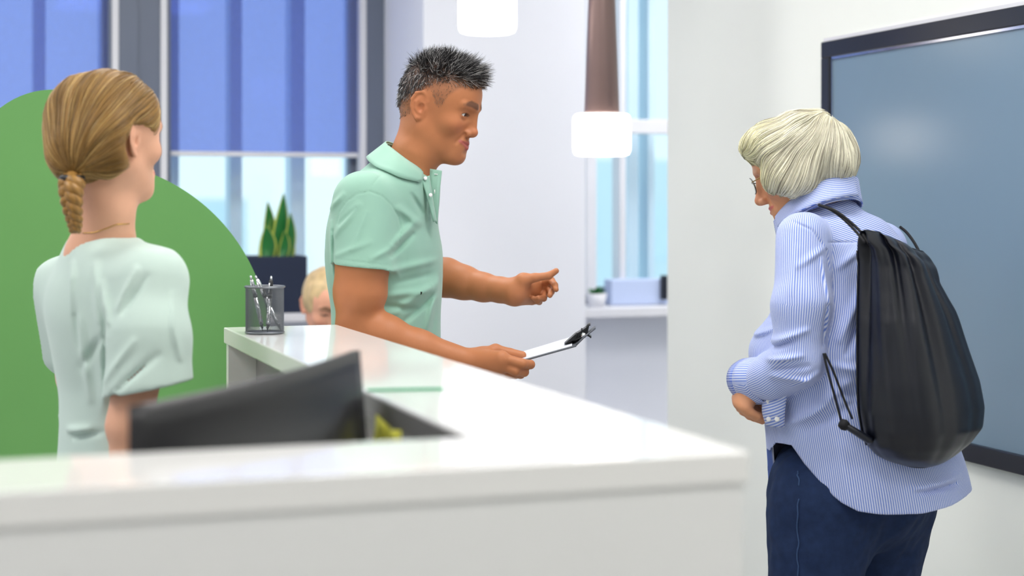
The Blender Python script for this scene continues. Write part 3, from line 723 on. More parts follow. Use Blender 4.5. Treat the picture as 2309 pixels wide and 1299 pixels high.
def flow(starts, f, off, field, steps, step, stop=None):
    """walk over the surface of f along a direction field; returns (n, steps, 3)"""
    P = settle(starts, f, off, 4).astype(f32); out = [P.copy()]; alive = np.ones(len(P), bool)
    for _ in range(steps-1):
        g = grad(f, P, .003); d = field(P, g); d = d-(d*g).sum(1, keepdims=True)*g; d /= nrm(d)[:, None]+1e-9
        if stop is not None: alive &= ~stop(P, g)
        Q = P+d*step; dd = ev(f, Q); Q = Q-(dd-off)[:, None]*grad(f, Q, .003); P = np.where(alive[:, None], Q, P+d*step*.02); out.append(P.copy())
    return np.stack(out, 1).astype(float)
def mixc(c, mask, col): return c+(np.asarray(col)-c)*np.clip(mask, 0, 1)[:, None]
def gauss(p, c, r): q = (p-np.asarray(c, f32))/np.asarray(r, f32); return np.exp(-(q*q).sum(1))
def face_colour(V, hd, base, lip, brow, browm=1.0, flush=.12):
    p = hd.loc(V.astype(f32)); q = p.copy(); q[:, 1] = np.abs(q[:, 1]); c = np.repeat(lin(base)[None], len(V), 0); inh = nrm(p) < .17
    c = mixc(c, flush*inh*(gauss(q, (.065, .042, -.03), (.03, .02, .018))+gauss(q, (.108, 0, -.036), (.02, .016, .014))+.8*gauss(q, (-.012, .085, -.01), (.03, .02, .04))), lin((214, 104, 82)))
    L0, L1, L2, L3 = hd.lips
    lp = np.minimum(rc_(q, L0, L1, .0050, .0022), rc_(q, L2, L3, .0058, .0024))
    c = mixc(c, inh*np.clip(1-(lp-.0004)/.0012, 0, 1), lin(lip))
    bd = rc_(q, (hd.X(.013, .0225)+.001, .0130, .0225), (hd.X(.034, .0275), .034, .0270), .0042, .0036); bd = np.minimum(bd, rc_(q, (hd.X(.034, .0275), .034, .0270), (hd.X(.049, .022), .0490, .0225), .0036, .0014))
    c = mixc(c, inh*browm*np.clip(1-(bd-.0022)/.0028, 0, 1), lin(brow))
    ed = np.abs(ell(q, (hd.ex+.015, .0325, -.0005), (.012, .0156, hd.k['open_']+.0005)))
    c = mixc(c, .8*inh*np.clip(1-ed/.0014, 0, 1)*(q[:, 0] > hd.ex)*(q[:, 2] > -.003), lin((40, 24, 18)))
    return c
def eyes(hd, parent, look=(1, 0, 0)):
    for sy in (-1, 1):
        c = hd.wld((hd.ex+.0005, sy*.032*hd.k['width'], 0)); ax = hd.R@np.array(look, float); ax /= np.linalg.norm(ax); r = .0128*hd.sc
        V, Fs = lathe(c, [(r*math.sin(a), -r*math.cos(a)) for a in np.linspace(.05, math.pi-.02, 20)], 24, ax)
        dd = ((V-c)@ax)/r; col = np.repeat(lin((228, 222, 216))[None], len(V), 0); col[dd > .86] = lin((60, 36, 22)); col[dd > .96] = lin((8, 7, 7))
        mesh('eye', V, Fs, 'eye_wet', parent, cols=col)
mat_vcol('eye_wet', .12, 0, .6, .02)
def leg_pair(name, hips, knees, ankles, r, m, parent, top, h=.006, extra=None):
    ch = [limb([hips[i], knees[i], ankles[i]], r, .04) for i in range(2)]
    zt = top
    def g(P):
        d = smin(ch[0](P), ch[1](P), .02)
        d = smin(d, ell(P, (np.array(hips[0])+np.array(hips[1]))/2+np.array([0, 0, .04]), extra or (.15, .15, .13)), .05)
        d = d+.0025*wob(P, 38, 1.3)+.002*wob(P, 70, .2)
        return smax(d, P[:, 2]-f32(zt), .004)
    pts = list(hips)+list(knees)+list(ankles); lo, hi = bb(pts, max(r)+.06); hi[2] = zt+.02
    V, Q = sdf_mesh(g, lo, hi, h); return fast(name, V, Q, m, parent), g
def shoes(ankles, yaw, m, parent):
    fx, fy = math.cos(yaw), math.sin(yaw)
    for a in ankles:
        a = np.array(a); c = np.array([a[0]+fx*.055, a[1]+fy*.055, 0])
        def g(P):
            q = P-c.astype(f32); w = np.stack([q[:, 0]*fx+q[:, 1]*fy, -q[:, 0]*fy+q[:, 1]*fx, q[:, 2]], 1)
            d = smin(ell(w, (.03, 0, .03), (.115, .046, .042)), ell(w, (-.055, 0, .045), (.055, .040, .06)), .04)
            return smax(d, .002-w[:, 2], .006)
        V, Q = sdf_mesh(g, c-[.18, .18, 0], c+[.18, .18, .13], .005); fast('shoe', V, Q, m, parent)
# ================================================================ THE MAN IN THE MINT POLO
def vec(*a): return np.array(a, float)
MD = 3.64
man = thing('person', 'man in a mint polo shirt holding a clipboard and gesturing', 'person', (-.28, MD, 0))
MH = Head(Wp(990, 243, MD), -17, 14, 1, .965, nose=1.25, occ=.008, brow=1.0, open_=.0034, smile=.0075, jaw=1.0, muzzle=1.0)
Lw = vec(.208, .978, 0)
# right (near) arm and the hand on the clipboard
AD = 3.45
armR_p = [Wp(815, 470, AD+.03), Wp(818, 590, AD), Wp(812, 660, AD), Wp(802, 736, AD), Wp(868, 757, AD), Wp(945, 784, AD), Wp(1072, 818, AD)]
armR = limb(armR_p, [.052, .0535, .0525, .038, .0415, .034, .0235], .045)
hR_m = [Wp(1131, 808, 3.40), Wp(1129, 822, 3.405), Wp(1124, 832, 3.42), Wp(1117, 838, 3.435)]
hR_f = [[Wp(1178, 820, 3.395), Wp(1196, 822, 3.415), Wp(1190, 818, 3.435)], [Wp(1162, 836, 3.40), Wp(1182, 839, 3.42), Wp(1178, 831, 3.445)],
        [Wp(1156, 843, 3.43), Wp(1174, 844, 3.45), Wp(1170, 833, 3.47)], [Wp(1146, 846, 3.455), Wp(1162, 846, 3.47), Wp(1160, 836, 3.49)]]
hR_t = [Wp(1092, 800, 3.455), Wp(1117, 789, 3.465), Wp(1150, 797, 3.465), Wp(1178, 801, 3.46)]
handR = hand_sdf(Wp(1074, 816, 3.45), hR_m, hR_f, hR_t, .0098, .0235, .0165)
# left (far) arm, open hand
armL_p = [Wp(838, 470, 3.80), Wp(895, 580, 3.83), Wp(940, 620, 3.82), Wp(1005, 626, 3.79), Wp(1045, 637, 3.77), Wp(1090, 648, 3.745), Wp(1130, 654, 3.72), Wp(1160, 658, 3.70)]
armL = limb(armL_p, [.050, .048, .046, .0435, .0375, .0310, .0270, .0260], .03)
hL_m = [Wp(1216, 637, 3.745), Wp(1215, 651, 3.755), Wp(1209, 665, 3.755), Wp(1199, 677, 3.745)]
hL_f = [[Wp(1243, 632, 3.72), Wp(1251, 643, 3.70), Wp(1254, 653, 3.69)], [Wp(1238, 649, 3.735), Wp(1243, 658, 3.71), Wp(1240, 666, 3.695)],
        [Wp(1229, 664, 3.735), Wp(1226, 673, 3.71), Wp(1214, 672, 3.695)], [Wp(1216, 681, 3.73), Wp(1212, 679, 3.705), Wp(1201, 671, 3.695)]]
hL_t = [Wp(1180, 632, 3.685), Wp(1206, 626, 3.68), Wp(1237, 622, 3.68), Wp(1254, 611, 3.68)]
handL = hand_sdf(Wp(1162, 658, 3.70), hL_m, hL_f, hL_t, .0076, .0270, .0130)
neckM = limb([MH.wld((-.028, 0, -.02)), Wp(938, 345, MD), Wp(916, 400, MD+.01)], [.050, .0505, .062], .03)
coreM = limb([Wp(905, 425, MD), Wp(870, 560, MD), Wp(868, 950, MD)], [.055, .08, .09], .05)
shM = limb([Wp(815, 475, AD+.03), Wp(892, 430, MD), Wp(838, 475, 3.80)], [.045, .042, .045], .05)
adam = lambda P: ell(P, Wp(972, 372, MD), (.012, .016, .02))
bodyM = U(MH.sdf, neckM, k=.03); b2 = U(coreM, shM, armR, armL, k=.03); b3 = U(armR, handR, k=.012)
def fM(P):
    d = smin(MH.sdf(P), neckM(P), .03); d = smin(d, smin(coreM(P), shM(P), .03), .03); d = smin(d, armR(P), .02); d = smin(d, armL(P), .02)
    d = smin(d, handR(P), .012); return smin(d, handL(P), .012)
V, Q = sdf_mesh(fM, Wp(740, 90, MD)-[0, .4, 1.0], Wp(1290, 90, MD)+[0, .4, 0], .0025)
cM = face_colour(V, MH, (186, 119, 78), (174, 90, 80), (58, 44, 38), .75, .16)
pl = MH.loc(V.astype(f32)); ay = np.abs(pl[:, 1])
hz = np.interp(pl[:, 0], [-.11, -.075, -.045, -.030, -.012, .004, .018, .030, .040, .055, .070, .095], [-.048, -.046, -.032, .02, .036, .032, .002, .004, .03, .048, .058, .066])
inhead = (nrm(pl) < .17) & (ay < .078+.05*(pl[:, 2] > .03))
hm = np.clip((pl[:, 2]-hz)/.008, 0, 1)*inhead
fade = np.clip((pl[:, 2]-np.interp(pl[:, 0], [-.1, -.06, 0, .05, .09], [-.035, .0, .050, .064, .062]))/.02, 0, 1)   # below this only stubble
cM = mixc(cM, hm*(.30+.55*fade), lin((66, 60, 56)))
# a little stubble tone on jaw
cM = mixc(cM, .10*gauss(pl*vec(1, .8, 1).astype(f32), (.055, 0, -.095), (.05, .05, .03)), lin((120, 92, 78)))
# warmer finger tips and palms
fast('body', V, Q, 'skin', man, cols=cM)
eyes(MH, man, (1, .12, -.12))
# --- hair
def hair_short():
    w = hm*(.55+.45*fade); idx = np.flatnonzero(hm > .3); pr = w[idx]/w[idx].sum(); n = 11000
    i = RNG.choice(idx, n, p=pr); root = V[i]+RNG.normal(size=(n, 3))*.0012; g = grad(fM, root.astype(f32), .002).astype(float)
    gl = g@MH.R; p = pl[i]; fd = fade[i]; top = np.clip((p[:, 2]-.062)/.035, 0, 1); front = np.clip((p[:, 0]-.01)/.06, 0, 1)
    ln = .0030+.0065*fd+.0095*top+.013*top*front; ln *= RNG.uniform(.6, 1.3, n)
    back = np.clip((-p[:, 0]-.02)/.05, 0, 1)*(1-top)
    lock = np.stack([np.sin(p[:, 1]*140+p[:, 0]*60), np.sin(p[:, 0]*150+p[:, 1]*50), np.sin(p[:, 0]*90-p[:, 1]*110)], 1)
    dl = gl*(.30+.42*top)[:, None]+np.stack([.12+.62*top*(.5+front), RNG.normal(size=n)*.30, .30*top-.7*back-.55*(1-top)], 1)+lock*.34*top[:, None]+RNG.normal(size=(n, 3))*.26
    dl /= np.linalg.norm(dl, axis=1, keepdims=True); d2 = dl+RNG.normal(size=(n, 3))*.22+np.stack([.25*top, 0*top, -.05-.1*top], 1); d2 /= np.linalg.norm(d2, axis=1, keepdims=True)
    d = dl@MH.R.T; d2 = d2@MH.R.T; ts = np.linspace(0, 1, 5); paths = root[:, None]-g[:, None]*.001+ln[:, None, None]*(ts[None, :, None]*d[:, None]+(ts**2)[None, :, None]*.5*d2[:, None]*.8)
    grey = (RNG.random(n) < .24+.10*front).astype(float)*RNG.uniform(.5, 1, n); b = RNG.uniform(.6, 1.3, n)
    col = (lin((40, 39, 42))[None]*(1-grey[:, None])+lin((205, 203, 202))[None]*grey[:, None])*b[:, None]
    col = col*fd[:, None]**.6+lin((132, 104, 84))[None]*(1-fd[:, None]**.6)
    strands('hair', paths, .00038+.00022*RNG.random(n), col, 'hair_strands', man)
hair_short()
# --- polo shirt
rowsM = [(318, 884, 950, .055), (345, 862, 972, .075), (372, 830, 984, .105), (405, 796, 990, .150), (440, 766, 990, .180), (500, 744, 987, .196), (560, 738, 995, .198), (620, 741, 996, .190), (700, 750, 994, .178), (770, 754, 993, .172), (860, 756, 995, .176), (960, 752, 999, .184), (1040, 752, 1000, .186)]
LM_ = Loft(rowsM, MD, math.radians(-12))
slR = (Wp(820, 455, AD+.035), Wp(817, 606, AD-.002)); axR = (slR[1]-slR[0]); axR /= np.linalg.norm(axR)
cutn = vec(-.10, 0, -1); cutn /= np.linalg.norm(cutn); cutp = Wp(817, 601, AD)
slL = (Wp(840, 455, 3.80), Wp(898, 566, 3.83)); axL = (slL[1]-slL[0])/np.linalg.norm(slL[1]-slL[0])
fo = folds([(760, 528, 812, 462, 9, .0045), (770, 505, 805, 470, 6, -.004), (800, 560, 830, 480, 7, .0025), (762, 575, 840, 545, 8, .0025), (845, 582, 884, 560, 8, .003),
            (890, 552, 935, 500, 11, .006), (884, 575, 925, 530, 8, -.005), (900, 470, 938, 505, 10, .005), (925, 440, 945, 480, 7, -.004), (880, 612, 985, 590, 11, .004), (885, 640, 975, 622, 10, -.0035),
            (865, 668, 965, 660, 11, .005), (860, 690, 930, 702, 9, -.005), (880, 710, 985, 640, 12, .006), (900, 735, 980, 668, 9, -.005), (955, 760, 985, 640, 10, .006), (968, 770, 978, 690, 7, -.005), (985, 770, 990, 690, 6, .005),
            (745, 500, 752, 600, 6, .004), (752, 520, 757, 700, 5, -.004), (744, 470, 775, 440, 8, .004)], 3.45)
arc_ = [(762, 505), (768, 478), (784, 455), (808, 438), (836, 432), (862, 442), (882, 462), (896, 488), (902, 516), (899, 545)]
fo2 = folds([(*arc_[i], *arc_[i+1], 2.6, -.0020) for i in range(9)]+[ (762, 582, 880, 597, 2.2, -.0012), (862, 386, 832, 432, 2.4, -.0015)], 3.45, .9)
def sleeve(P, a, b, ra, rb, cp, cn):
    o_ = rc_(P, a, b+(b-a)*.2, ra, rb+(rb-ra)*.2); pl_ = ((P-cp.astype(f32))@cn.astype(f32))
    inn = smax(o_+.011, -(pl_+.045), .01); return smax(smax(o_, pl_, .003), -inn, .003)
Tm = (Wp(922, 355, MD), (Wp(968, 390, MD)-Wp(922, 355, MD))*1.04, Lw*.070); Bm = (Wp(892, 386, MD), Wp(949, 420, MD)-Wp(892, 386, MD), Lw*.112)
nTm = np.cross(Tm[1], Tm[2]); nTm = (nTm/np.linalg.norm(nTm)*(1 if nTm[2] > 0 else -1)).astype(f32)
def fPolo(P, raw=False):
    d = LM_(P)+.0022*wob(P, 26, .4)
    near = np.clip((3.62-P[:, 1])/.06, 0, 1)
    sr = sleeve(P, *slR, .066, .0675, cutp, cutn); sl = sleeve(P, *slL, .062, .064, slL[1], axL)
    d = smin(d, sr, .03); d = smin(d, sl, .03)
    d = d-near*(fo(P)+fo2(P))
    d = smax(d, (P-Tm[0].astype(f32)+np.array([0, 0, .003], f32))@nTm, .004)
    neck = np.minimum(neckM(P)-.004, MH.sdf(P)-.004)
    d = smax(d, -neck, .004)
    # open neckline in front
    d = smax(d, -ell(P, Wp(985, 372, MD), (.035, .03, .04)), .004)
    return smax(d, f32(Wp(0, 1018, MD)[2])-P[:, 2], .004)
lo = Wp(725, 0, MD)+[0, -.36, 0]; hi = Wp(1015, 0, MD)+[0, .36, 0]; lo[2] = Wp(0, 1030, MD)[2]; hi[2] = Wp(0, 300, MD)[2]
V, Q = sdf_mesh(fPolo, lo, hi, .003)
polo = fast('polo_shirt', V, Q, 'polo_mint', man)
fSkinPolo = lambda P: np.minimum(fPolo(P), neckM(P))
def pol_x(ph, t, b):
    k = min(1, max(0, (abs(ph)-1.0)/1.5)); k = k*k*(3-2*k); return t, b+vec(0, .055*k*(1 if ph > 0 else -1), 0)
ribbon_collar('collar', Tm, Bm, -2.72, 2.72, 'polo_mint', polo, fPolo, .0050, extra=pol_x)
ribbon_collar('collar_stand', (Tm[0]+[0, 0, -.004], Tm[1]*.96, Tm[2]*.95), (Wp(909, 372, MD), Tm[1]*1.02, Tm[2]*1.02), -2.9, 2.9, 'polo_mint', polo, None)
# placket: button side and the turned out buttonhole side
def strip(name, A, B, m, parent, n=12, th=.003, bow=0.0):
    A = smooth_path(A, n); B = smooth_path(B, n); V = []
    for i in range(len(A)):
        for j in range(4):
            v = j/3; V.append(A[i]+(B[i]-A[i])*v+vec(0, -bow*math.sin(math.pi*v), 0))
    o = mesh(name, V, grid_faces(len(A), 4), m, parent); solid(o, th); return o
strip('placket', [Wp(970, 381, 3.60), Wp(969, 440, 3.575), Wp(982, 502, 3.575)], [Wp(996, 385, 3.585), Wp(991, 440, 3.575), Wp(986, 506, 3.575)], 'polo_mint', polo)
strip('button_placket', [Wp(950, 402, 3.553), Wp(962, 440, 3.545), Wp(978, 500, 3.555)], [Wp(968, 396, 3.575), Wp(974, 440, 3.56), Wp(984, 500, 3.57)], 'polo_mint', polo)
for x, y, dd in ((959, 402, 3.553), (971, 440, 3.545)):
    mesh('button', *lathe(Wp(x, y, dd), [(.0036, -.001), (.0043, 0), (.0043, .0010), (.0025, .0016)], 20, vec(.45, -.9, .1)), 'button_white', polo)
for x, y, dd, ln_ in ((983, 393, 3.585, (8, 1)), (980, 432, 3.568, (0, 9))):
    mesh('buttonhole', *tube([Wp(x-ln_[0]/2, y-ln_[1]/2, dd), Wp(x+ln_[0]/2, y+ln_[1]/2, dd)], .0011, 8), 'button_white', polo)
hp = [Wp(868, 985, MD)+s*Lw*.085 for s in (-1, 1)]; kn = [vec(p[0]+.03, p[1], .50) for p in hp]; an = [vec(p[0], p[1], .09) for p in hp]
leg_pair('trousers', hp, kn, an, [.098, .075, .058], 'trouser_white', man, .97); shoes(an, -.2, 'shoe_white', man)

# ================================================================ CLIPBOARD
cb = thing('clipboard', 'grey clipboard with white paper held in the hand of the man', 'clipboard', Wp(1240, 795, 3.45))
n0, n1 = Wp(1120, 829, 3.418), Wp(1299, 779, 3.418); f0, f1 = Wp(1119, 812, 3.60), Wp(1300, 757, 3.63)
upb = np.cross(n1-n0, f0-n0); upb /= np.linalg.norm(upb)
def slab(A, B, C, D_, t): return np.array([A, B, C, D_, A+upb*t, B+upb*t, C+upb*t, D_+upb*t])
o = mesh('board', slab(n0-upb*.003, n1-upb*.003, f1-upb*.003, f0-upb*.003, .003), BOXF, 'board_grey', cb, smooth=False); bevel(o, .0008)
pA = lambda s, t: (n0*(1-s)+n1*s)*(1-t)+(f0*(1-s)+f1*s)*t
mesh('paper', slab(pA(.05, .03)+upb*.0004, pA(.95, .03)+upb*.0004, pA(.95, .97)+upb*.0004, pA(.05, .97)+upb*.0004, .0012), BOXF, 'paper', cb, smooth=False)
tipA, tipB = Wp(1342, 741, 3.43), Wp(1342, 736, 3.60)
e0, e1_ = Wp(1318, 760, 3.425), Wp(1319, 752, 3.61)
o = mesh('raised_end', [n1, e0, tipA, f1, e1_, tipB], [(0, 1, 4, 3), (1, 2, 5, 4)], 'board_grey', cb); solid(o, .003)
# clip: spring housing, lever, jaw and feet across the middle of the short end
wq = [(1272, 776), (1297, 754), (1314, 744), (1329, 733), (1324, 757), (1303, 765)]; V = [Wp(x, y, 3.462) for x, y in wq]+[Wp(x, y-4, 3.55) for x, y in wq]; n_ = len(wq)
o = mesh('clip_jaw', V, [tuple(range(n_-1, -1, -1)), tuple(range(n_, 2*n_))]+[(i, (i+1) % n_, n_+(i+1) % n_, n_+i) for i in range(n_)], 'black_plastic', cb, smooth=False); bevel(o, .001)
for nm, P_, w0, w1, th in (('clip_lever', [(1302, 764), (1316, 750), (1326, 735), (1331, 733)], .22, .62, .003), ('clip_plate', [(1296, 768), (1322, 757), (1333, 762)], .2, .66, .0022)):
    A = [Wp(x, y, 3.418+.2*w0) for x, y in P_]; B = [Wp(x, y-5, 3.418+.2*w1) for x, y in P_]
    A = smooth_path(A, 5); B = smooth_path(B, 5); V = np.stack([A, B], 1).reshape(-1, 3); o = mesh(nm, V, grid_faces(len(A), 2), 'black_plastic', cb); solid(o, th)
mesh('clip_spring', *tube([Wp(1316, 757, 3.44), Wp(1316, 752, 3.55)], .0055, 12), 'chrome', cb)
for x, y in ((1300, 756), (1312, 745)): mesh('clip_pin', *tube([Wp(x, y+6, 3.46), Wp(x, y-5, 3.46)], .0016, 8), 'black_plastic', cb)
# ================================================================ THE VISITOR IN THE STRIPED SHIRT
WD = 3.42; YW = math.radians(138); fwW = vec(math.cos(YW), math.sin(YW), 0); lfW = vec(-math.sin(YW), math.cos(YW), 0)
wom = thing('person', 'white-haired woman in blue striped shirt and jeans with a dark backpack', 'person', (*Wp(1900, 1000, WD)[:2], 0))
WH = Head(Wp(1799, 378, 3.42), 157, 19, -4, .955, nose=2.1, nup=-.004, open_=.003, smile=.005, jaw=.97, brow=.85, muzzle=1.05, ear=1.0)
neckW = limb([WH.wld((-.03, 0, -.03)), Wp(1835, 455, 3.42), Wp(1868, 520, 3.43)], [.047, .048, .056], .03)
coreW = limb([Wp(1890, 560, WD), Wp(1910, 800, WD), Wp(1930, 1050, WD)], [.065, .08, .09], .05)
aWp = [Wp(1812, 545, 3.29), Wp(1808, 700, 3.255), Wp(1802, 815, 3.25), Wp(1740, 850, 3.31), Wp(1690, 872, 3.36)]
armW = limb(aWp, [.042, .042, .036, .033, .025], .03)
aW2 = [Wp(1995, 560, 3.58), Wp(1960, 800, 3.66), Wp(1800, 880, 3.60), Wp(1735, 915, 3.46)]
armW2 = limb(aW2, [.042, .04, .034, .024], .03)
hW = hand_sdf(Wp(1694, 874, 3.355), [Wp(1664, 897, 3.372), Wp(1667, 907, 3.355), Wp(1674, 914, 3.34), Wp(1684, 919, 3.33)],
     [[Wp(1669, 920, 3.372), Wp(1690, 938, 3.372), Wp(1712, 948, 3.372)], [Wp(1676, 927, 3.352), Wp(1699, 941, 3.355), Wp(1719, 950, 3.36)], [Wp(1686, 930, 3.335), Wp(1706, 941, 3.338), Wp(1722, 948, 3.345)], [Wp(1696, 930, 3.328), Wp(1712, 938, 3.33), Wp(1724, 943, 3.335)]],
     [Wp(1690, 890, 3.385), Wp(1688, 905, 3.395), Wp(1700, 920, 3.395), Wp(1716, 928, 3.39)], .0082, .024, .0125)
hW2 = hand_sdf(Wp(1728, 915, 3.445), [Wp(1702, 905, 3.42), Wp(1701, 915, 3.425), Wp(1703, 925, 3.43), Wp(1708, 932, 3.435)],
     [[Wp(1690, 912, 3.40), Wp(1690, 925, 3.395), Wp(1698, 934, 3.395)], [Wp(1688, 922, 3.41), Wp(1690, 932, 3.40), Wp(1700, 940, 3.40)], [Wp(1692, 932, 3.42), Wp(1698, 940, 3.41), Wp(1706, 944, 3.405)], [Wp(1700, 938, 3.425), Wp(1704, 944, 3.42), Wp(1710, 947, 3.415)]],
     [Wp(1722, 900, 3.43), Wp(1710, 894, 3.415), Wp(1698, 896, 3.405), Wp(1690, 902, 3.40)], .0078, .023, .012)
def fW(P):
    d = smin(WH.sdf(P), neckW(P), .03); d = smin(d, coreW(P), .04); d = smin(d, armW(P), .02); d = smin(d, armW2(P), .02); d = smin(d, hW(P), .01); return np.minimum(d, hW2(P))
lo = Wp(1630, 1080, WD)+[0, -.28, 0]; hi = Wp(2080, 215, WD)+[0, .4, 0]
V, Q = sdf_mesh(fW, lo, hi, .0032)
fast('body', V, Q, 'skin', wom, cols=face_colour(V, WH, (212, 150, 112), (196, 96, 92), (170, 150, 130), .35, .22)); eyes(WH, wom, (1, 0, -.2))
# --- hair: a chin length bob
def vHair(P):
    d = ell(P, Wp(1820, 345, 3.415), (.096, .090, .089)); d = smin(d, ell(P, Wp(1752, 330, 3.40), (.075, .072, .044)), .04)
    d = smin(d, ell(P, Wp(1778, 398, 3.345), (.054, .032, .042)), .03); d = smin(d, ell(P, Wp(1868, 372, 3.42), (.054, .082, .046)), .03)
    d = smin(d, ell(P, Wp(1790, 398, 3.49), (.05, .03, .042)), .03)
    lw = WH.loc(P); face = ell(lw, (.115, 0, -.058), (.092, .070, .082))
    d = smax(d, -face, .012)
    return d+.0022*np.sin(P[:, 0]*95+P[:, 2]*40+3*wob(P, 14, .5))+.0016*wob(P, 60, 2.)
V, Q = sdf_mesh(vHair, Wp(1640, 465, WD)+[0, -.16, 0], Wp(1950, 225, WD)+[0, .18, 0], .004)
nz_ = .5+.5*wob(V.astype(f32)*vec(1, 1, .35).astype(f32), 120, .7)
whair = fast('hair', V, Q, 'hair_strands', wom, cols=lin((236, 231, 206))[None]*(.78+.34*nz_[:, None]))
crown = Wp(1872, 268, 3.40).astype(f32)
def fieldW(P, g):
    d = P-crown; d /= nrm(d)[:, None]+1e-6; down = np.array([0, 0, -1], f32); fr = np.clip((crown[0]-.04-P[:, 0])/.08, 0, 1)
    low = np.clip((Wp(0, 330, WD)[2]-P[:, 2])/.06, 0, 1)
    return d*(1-.35*low)[:, None]+down*(.35+.9*low)[:, None]+fr[:, None]*np.array([-.5, 0, .1], f32)+.10*np.stack([np.sin(P[:, 2]*60+P[:, 0]*30), np.sin(P[:, 0]*50), 0*P[:, 0]], 1)
st = V[RNG.choice(np.flatnonzero(V[:, 2] > Wp(0, 400, WD)[2]), 6500)]
paths = flow(st, vHair, .0022, fieldW, 13, .0115, lambda P, g: (g[:, 2] < -.85) | (P[:, 2] < Wp(0, 447, WD)[2]))
paths += RNG.normal(size=(len(paths), 1, 3))*.0012
sh = RNG.random(len(paths)); yel = np.clip((1800-(paths[:, 0, 0]/paths[:, 0, 1]*F+CX))/90, 0, 1)
col = lin((246, 242, 220))[None]*(.66+.5*sh[:, None]); col = np.where((sh < .18)[:, None], lin((168, 160, 142))[None], col); col[:, 2] *= 1-.22*yel
strands('loose_strands', paths, .0004+.0005*RNG.random(len(paths)), col, 'hair_strands', whair, .1, .1)
# --- glasses
def lens_ring(sy, R_=(.0225, .0180)):
    return [WH.wld((.101-abs(math.cos(a))*0-.010*max(0, math.cos(a)), sy*(.033+R_[0]*math.cos(a)), -.006+R_[1]*math.sin(a)-.004*math.cos(a)**2)) for a in np.linspace(0, 2*math.pi, 33)]
gl = None
for sy in (-1, 1):
    rg = lens_ring(sy)
    o = mesh('glasses' if gl is None else 'rim', *tube(rg, .0011, 6, False), 'steel_rim', wom if gl is None else gl, label='thin metal rimmed glasses' if gl is None else None)
    gl = gl or o
    mesh('lens', np.vstack([rg[:-1], [np.mean(rg, 0)]]), [(i, (i+1) % 32, 32) for i in range(32)], 'lens_clear', gl)
    mesh('temple', *tube([WH.wld((.093, sy*.058, .002)), WH.wld((.06, sy*.072, .006)), WH.wld((0, sy*.079, .006)), WH.wld((-.02, sy*.080, -.006))], .0012, 6), 'gold_metal', gl)
mesh('bridge', *tube([WH.wld((.102, .011, -.002)), WH.wld((.108, 0, .002)), WH.wld((.102, -.011, -.002))], .0011, 6), 'steel_rim', gl)
# --- shirt
rowsW = [(452, 1812, 1932, .060), (472, 1795, 1946, .080), (496, 1772, 1998, .125), (530, 1756, 2036, .158), (575, 1754, 2066, .172), (640, 1752, 2084, .180), (700, 1734, 2096, .184), (780, 1694, 2108, .188), (850, 1700, 2122, .190), (950, 1724, 2140, .194), (1030, 1731, 2164, .198), (1110, 1737, 2184, .202), (1160, 1740, 2194, .204)]
LW_ = Loft(rowsW, WD, YW)
sW = [Wp(1812, 540, 3.30), Wp(1808, 690, 3.25), Wp(1800, 812, 3.245), Wp(1748, 846, 3.30), Wp(1716, 860, 3.34)]
sWr = [.056, .0565, .0505, .0465, .042]
slW = limb(sW, sWr, .035)
sW2 = [Wp(1985, 560, 3.57), Wp(1962, 800, 3.66), Wp(1830, 870, 3.62), Wp(1765, 905, 3.50)]; slW2 = limb(sW2, [.058, .052, .046, .038], .04)
foW = folds([(1745, 770, 1815, 742, 8, .005), (1742, 790, 1790, 765, 6, -.005), (1740, 812, 1800, 800, 8, .006), (1750, 835, 1815, 822, 7, -.005), (1745, 850, 1830, 858, 8, .005), (1790, 870, 1840, 840, 7, .004), (1800, 600, 1862, 560, 9, .004), (1780, 660, 1800, 560, 10, .003), (1855, 585, 1868, 680, 6, .004), (1860, 690, 1855, 780, 6, -.004)], 3.22)
foB = folds([(1705, 735, 1748, 700, 8, .006), (1700, 752, 1750, 722, 5, -.006), (1698, 772, 1748, 745, 7, .005), (1885, 600, 1935, 560, 10, .004), (1880, 760, 1940, 640, 12, .007), (1895, 790, 1940, 700, 9, -.006), (1870, 820, 1940, 830, 12, .006), (1880, 870, 1935, 890, 12, -.006), (1800, 940, 1900, 850, 14, .006), (1815, 970, 1910, 900, 12, -.005), (1770, 960, 1860, 905, 12, .005), (2040, 1085, 2160, 1070, 9, .006), (2050, 1098, 2150, 1088, 6, -.006), (1960, 1060, 1990, 1130, 20, .004), (1880, 1000, 1900, 1120, 16, .004)], 3.30)
seamW = folds([(1790, 500, 1830, 520, 3, -.0022), (1830, 520, 1862, 565, 3, -.0022), (1862, 565, 1868, 610, 3, -.0022), (1868, 547, 1945, 547, 2.5, -.0018)], 3.26)
hemx = np.array([1700, 1730, 1738, 1742, 1757, 1771, 1785, 1811, 1850, 1880, 1913, 1960, 2050, 2124, 2187, 2230]); hemy = np.array([1112, 1112, 1100, 1046, 1002, 1000, 1000, 1040, 1090, 1114, 1130, 1135, 1134, 1124, 1110, 1104])
def hemz(P):
    px = P[:, 0]/P[:, 1]*F+CX; near = P[:, 1] < WD+.02
    xs = (P[:, 0]/3.32*F+CX)        # hem line laid over the near side of the shirt
    y = np.where(near, np.interp(xs, hemx, hemy), 1118); return (H-(y-HY)/F*3.34).astype(f32)
def fShirtT(P): return LW_(P)+.0030*wob(P, 22, 1.1)-np.clip((WD+.02-P[:, 1])/.05, 0, 1)*foB(P)
def fSlv(P):
    d = slW(P)-np.clip((3.32-P[:, 1])/.03, 0, 1)*foW(P)+.002*wob(P, 34, .3); ax = (sW[4]-sW[3]); ax /= np.linalg.norm(ax)
    return smax(d, (P-sW[4].astype(f32))@ax.astype(f32), .004)
